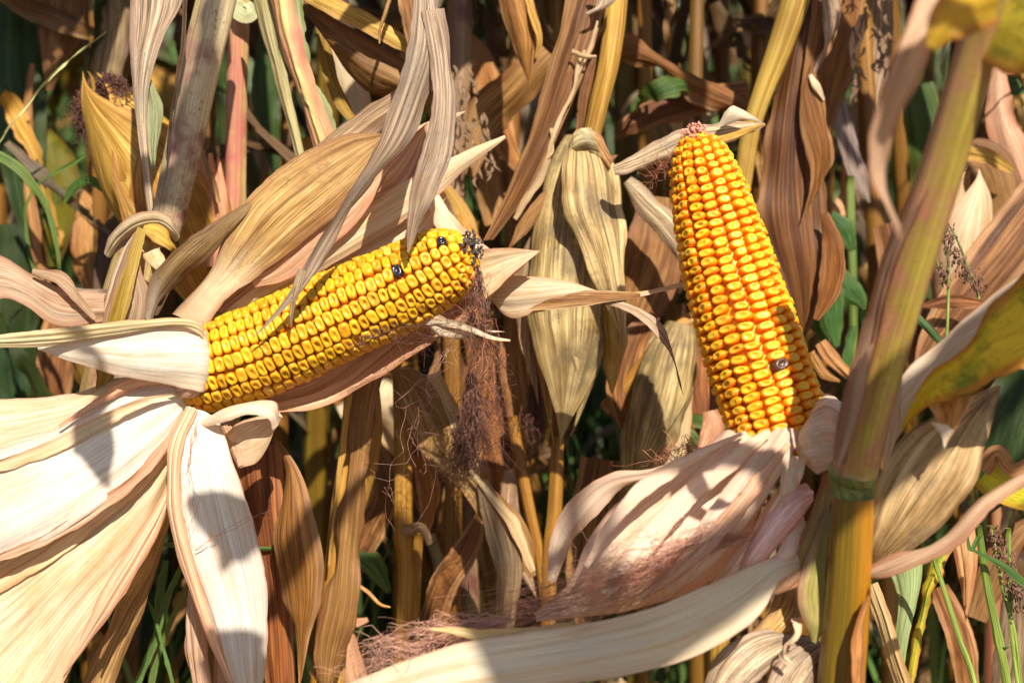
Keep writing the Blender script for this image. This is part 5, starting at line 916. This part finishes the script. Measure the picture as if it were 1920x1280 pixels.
# tops of the nearer plants: added above the picture so that their leaves shade what stands behind
for par, sx, szz in ((pD, 1165, 10), (pG, 450, 12), (pH, 560, 8), (pL, 862, 18), (pO, 1530, 10), (pP, 1612, 24), (pA, 425, 3), (pR, 1320, 17), (pBk, 60, 28), (pQ, 1890, 24)):
    b0 = S(sx, -150, szz); top = b0+Vector((rng.uniform(-.03, .03), rng.uniform(-.02, .04), .85))
    tube(par, [(*b0, .008), (*((b0+top)/2), .007), (*top, .004)], 'stalk', px=False, ns=8, nv=16, color=(.7, .6, .45))
    for k in range(6):
        z0 = b0.z+.10+.10*k+rng.uniform(-.03, .03); a = -math.pi/2+rng.gauss(0, .8)+(math.pi if k == 5 else 0); dx, dy = math.cos(a), math.sin(a); out = rng.uniform(.16, .34); up = rng.uniform(.05, .16); drop = rng.uniform(.0, .10); w = rng.uniform(.016, .03)
        blade(par, [(b0.x+dx*out*s, max(b0.y+dy*out*s, min(b0.y, .66))+rng.uniform(-.01, .01), max(z0+up*math.sin(s*2.4)-drop*s*s, 1.30), w*wf, rng.uniform(-30, 30)) for s, wf in ((0, .5), (.25, .9), (.5, 1), (.8, .7), (1.05, .08))], rng.choice(['tan', 'brown', 'ochre']), px=False, nu=7, nv=26, ripple=.6, tear=1)

# ================================================================== the rows of corn behind
def world_plant(name, seed, label, group, h=2.1, green=.12, nleaf=15, ear=True, lod=1.):
    r = random.Random(seed); t = bpy.data.objects.new(name, None); t.empty_display_size = .1; C.objects.link(t); tag(t, label, 'corn plant', group)
    lean = (r.uniform(-.12, .12), r.uniform(-.1, .1)); c = []
    for k in range(7):
        z = h*k/6; c.append((lean[0]*z*z*.5+r.uniform(-.01, .01), lean[1]*z*z*.5, z, .0125*(1-.55*k/6)))
    sc_ = r.choice([(.62, .5, .36), (.45, .38, .25), (.4, .45, .25)])  # stalk tints lowered to stand for canopy shade over the rows
    tube(t, c, r.choice(['stalk', 'stalk', 'stalk_grey', 'stalk_red']), ns=9, nv=34, nodes=[.12*i+.06 for i in range(8)], px=False, color=sc_, cap=False)
    cc = cr(np.array(c), 60)
    for i in range(nleaf):
        z0 = .30+(h-.5)*i/nleaf+r.uniform(-.05, .05); p = cc[int(z0/h*59)]; a = (i % 2)*math.pi+r.gauss(0, .55); dx, dy = math.cos(a), math.sin(a)
        L = r.uniform(.35, .75); w = r.uniform(.010, .034); up = r.uniform(.02, .22); mt = r.choices(['tan', 'brown', 'rust', 'grey', 'husk', 'ochre', 'green', 'blotchy'], [30, 20, 10, 20, 12, 12, 60*green, 12*green])[0]
        pts = []; x = y = 0.; out = r.uniform(.06, .28)
        for k, s in enumerate((0, .12, .3, .5, .7, .86, 1.)):
            ox = out*min(1, s*2.6)**.8+r.uniform(-.02, .02)*s; oz = up*math.sin(min(1, s*3)*math.pi*.5)-L*max(0, s-.16)**1.15
            ww = w*(.55, .8, 1, .95, .75, .4, .05)[k]; pts.append((p[0]+dx*ox-dy*r.uniform(-.04, .04)*s, p[1]+dy*ox+dx*r.uniform(-.04, .04)*s, max(.03, p[2]+oz), ww, r.uniform(-20, 20)+s*r.uniform(-160, 160)))
        k = r.choice([.3, .42, .55, .75, 1.0])  # leaf tint, mostly dark in place of shade among the rows
        blade(t, pts, mt, px=False, nu=6, nv=int(26*lod), cup=r.uniform(.1, .5), ripple=1.1, warp=1.1, rib=.15, rag=.3, tear=2, color=(k, k*r.uniform(.86, 1), k*r.uniform(.72, 1)))
    if ear:
        z0 = r.uniform(.75, 1.1); p = cc[int(z0/h*59)]; a = r.uniform(0, 6.28); dx, dy = math.cos(a), math.sin(a)
        P = [(p[0]+dx*.02, p[1]+dy*.02, z0, .012), (p[0]+dx*.06, p[1]+dy*.06, z0+.01, .02), (p[0]+dx*.10, p[1]+dy*.10, z0-.06, .027), (p[0]+dx*.12, p[1]+dy*.12, z0-.15, .024), (p[0]+dx*.125, p[1]+dy*.125, z0-.24, .004)]
        wrap_ear(t, P, ['husk', 'tanhusk', 'ochre'], [(0, 230, .94, 1), (120, 200, 1, .97), (240, 200, 1.05, .99)], px=False, nv=18, nu=9, name='husk_leaf', color=(.85, .78, .66))
    return t
GRP = 'dry corn plants in the rows behind'
LABS = ['dry corn plant with brown hanging leaves in the rows behind the ears', 'pale dry corn plant blurred in the field behind', 'rust-brown dry corn plant in the blurred background rows', 'half green corn plant in the blurred rows behind']
protos = [world_plant('corn_plant', 100+i, LABS[i % 4], GRP, h=rng.uniform(1.9, 2.3), green=(.05, .1, .03, .7)[i % 4]) for i in range(8)]
def copy_tree(o, loc, rz, s, tint):
    c = o.copy(); C.objects.link(c); c.location = loc; c.rotation_euler = (0, 0, rz); c.scale = (s, s, s)
    for ch in o.children:
        d = ch.copy(); C.objects.link(d); d.parent = c; k = tint; d.color = (ch.color[0]*k, ch.color[1]*k, ch.color[2]*k, 1)
    return c
spots = []
for row, (y, x0, x1, n) in enumerate([(1.18, -.55, .72, 5), (1.45, -.9, .95, 7), (1.85, -1.3, 1.3, 8), (2.45, -1.7, 1.7, 9), (3.2, -2.2, 2.3, 10), (4.1, -2.8, 2.9, 12), (5.2, -3.5, 3.5, 13)]):
    for k in range(n): spots.append((x0+(x1-x0)*(k+rng.uniform(.2, .8))/n, y+rng.uniform(-.08, .12)*(1+.5*row)))
spots += [(x, y) for x, y in ((1.25, -.1), (-.75, -.25), (-.25, -.9), (1.0, .75), (-.95, .6))]  # plants around the camera, out of view, added to cast dapples
ORD = ['first', 'second', 'third', 'fourth', 'fifth', 'sixth', 'seventh', 'eighth', 'ninth', 'tenth', 'eleventh', 'twelfth', 'thirteenth']
ROWN = ['nearest', 'second', 'third', 'fourth', 'fifth', 'sixth', 'farthest']; counts = [5, 7, 8, 9, 10, 12, 13]; LOOK = ['brown', 'pale tan', 'rusty', 'half green']
names = [(rw, k) for rw, n_ in enumerate(counts) for k in range(n_)]; OUT = ['right of the viewer', 'left of the viewer', 'behind the viewer', 'far right beside the ears', 'far left beside the ears']
def relabel(o, i):
    if i < len(names):
        rw, k = names[i]; o['label'] = '%s dry corn plant in the %s row behind the ears, %s from the left' % (LOOK[(i % 8) % 4], ROWN[rw], ORD[k])
    else: o['label'] = '%s dry corn plant added out of view %s' % (LOOK[(i % 8) % 4], OUT[(i-len(names)) % 5])
for i, (x, y) in enumerate(spots):
    p = protos[i % 8]
    if i < 8: p.location = (x, y, 0); p.rotation_euler = (0, 0, rng.uniform(0, 6.28)); relabel(p, i); continue
    cp = copy_tree(p, (x, y, 0), rng.uniform(0, 6.28), rng.uniform(.9, 1.12), rng.uniform(.8, 1.25)); relabel(cp, i)
# plants on this side, beside and behind the camera: out of view, put in for their shade
def grass(name, n, region, hgt, label, seed, wid=.004):
    r = random.Random(seed); V, F = [], []
    for _ in range(n):
        x, y = region(r); h = r.uniform(*hgt); a = r.uniform(0, 6.28); dx, dy = math.cos(a), math.sin(a); lean = r.uniform(.05, .5)*h; w = wid*r.uniform(.6, 1.6); b = len(V); z0 = r.uniform(0, .1)
        for k in range(5):
            s = k/4; ww = w*(1-s)**.6; cx, cy, cz = x+dx*lean*s*s, y+dy*lean*s*s, z0+h*(s-.25*s*s*s*(lean/h))
            V += [(cx-dy*ww, cy+dx*ww, cz), (cx+dy*ww, cy-dx*ww, cz)]
        F += [(b+2*k, b+2*k+1, b+2*k+3, b+2*k+2) for k in range(4)]
    o = mesh_np(name, V, F, None, None, M['grass']); tag(o, label, 'grass', kind='stuff')
grass('grass', 26000, lambda r: (r.uniform(-2.4, 2.4), 1.15+3.2*r.random()**1.5), (.3, .95), 'green grass and weeds growing between the corn rows', 3)
grass('tall_grass', 24000, lambda r: (r.uniform(-4, 4), 1.9+5*r.random()), (.8, 1.5), 'tall blurred green weeds far behind the corn stalks', 4, .006)
# tattered small dry leaves between the stalks just behind
tn = 0
for k in range(230):
    x = (rng.uniform(-40, 1960) if tn % 10 == 0 else hx0+rng.gauss(0, 75)); y = rng.uniform(-60, 1300); z = (rng.uniform(19, 46) if tn % 10 == 0 else hz0+rng.uniform(-3, 3))
    if tn % 10 == 0: hx0, hz0 = x, z
    a = rng.gauss(math.pi/2, .5)*rng.choice((1, 1, -1)); L_ = rng.uniform(110, 330)*(80/(80+z))*1.3; w_ = rng.uniform(6, 24); kk = rng.choice([.35, .5, .65, .85, 1.15])
    bx, by = rng.gauss(0, 26), rng.gauss(0, 26); P_ = []
    for s_ in (0, .25, .5, .75, 1.): P_.append((x+math.cos(a)*L_*(s_-.5)+bx*math.sin(s_*3.1), y+math.sin(a)*L_*(s_-.5)+by*math.sin(s_*3.1), z+rng.uniform(-1.5, 1.5), w_*(.5, 1, .9, .55, .06)[int(s_*4)], rng.uniform(-60, 60)))
    if tn % 10 == 0:
        host = thing('corn_plant', S(x, 1500, z+8), '', 'corn plant', 'tattered dry corn plants close behind the ears')
        host['label'] = 'tattered dry corn plant close behind the ears, %s from the left' % ORD[0]
        hx = host; tube(host, [(x, -160, z+2, 13), (x+rng.uniform(-20, 20), 500, z+2, 14), (x, 1500, z+8, 15)], 'stalk', ns=9, nv=30, nodes=(.3, .6), color=rng.choice([(.5, .4, .27), (.36, .3, .2), (.65, .55, .4)])); hosts = globals().setdefault('hosts', []); hosts.append((x, host)); b0 = S(x, -150, z+2); tube(host, [(*b0, .006), (b0.x+.02, b0.y, b0.z+.7, .004)], 'stalk', px=False, ns=8, nv=12, color=(.5, .4, .27))
        for k2 in range(6):  # upper leaves above the view, added to shade the rows behind
            z0 = b0.z+.06+.1*k2; a2 = rng.uniform(0, 6.28); dx, dy = math.cos(a2), math.sin(a2); out = rng.uniform(.15, .32); w2 = rng.uniform(.014, .028)
            blade(host, [(b0.x+dx*out*s, b0.y+dy*out*s, z0+.1*math.sin(s*2.6)-.12*s*s, w2*wf, rng.uniform(-40, 40)) for s, wf in ((0, .5), (.25, .9), (.5, 1), (.8, .7), (1.05, .08))], 'tan', px=False, nu=6, nv=18, ripple=.6)
    blade(host, P_, rng.choice(['tan', 'tan', 'grey', 'husk', 'brown', 'ochre', 'tanhusk', 'green']), color=(kk, kk*.95, kk*.85), nu=7, nv=22, name='leaf', ripple=.8, warp=.7, rag=.25, tear=2, midrib=False); tn += 1
for q_, (x_, h_) in enumerate(sorted(hosts, key=lambda t: t[0])):
    h_['label'] = 'tattered dry corn stem close behind the ears, %s of them from the left' % (ORD+['fourteenth', 'fifteenth', 'sixteenth', 'seventeenth', 'eighteenth', 'nineteenth', 'twentieth', 'twenty-first', 'twenty-second', 'twenty-third'])[q_]
# far wall of corn: a mass nobody could count
def far_corn():
    r = random.Random(9); V, F = [], []
    for _ in range(14000):
        y = r.uniform(5.5, 22); x = r.uniform(-1, 1)*(2+y*.8); z = r.uniform(.0, 2.7); L = r.uniform(.2, .6); a = r.uniform(0, 6.28); dx, dy = math.cos(a), math.sin(a); w = r.uniform(.015, .035); b = len(V)
        for k in range(4):
            s = k/3; ww = w*(.6, 1, .8, .1)[k]; V += [(x+dx*.15*s-dy*ww, y+dy*.15*s+dx*ww, z-L*s*s+.1*s), (x+dx*.15*s+dy*ww, y+dy*.15*s-dx*ww, z-L*s*s+.1*s)]
        F += [(b+2*k, b+2*k+1, b+2*k+3, b+2*k+2) for k in range(3)]
    o = mesh_np('far_corn', V, F, None, None, M['brown']); o.color = (1.5, 1.5, 1.2, 1); tag(o, 'distant mass of dry corn leaves closing the view behind the rows', 'corn field', kind='stuff')
far_corn()
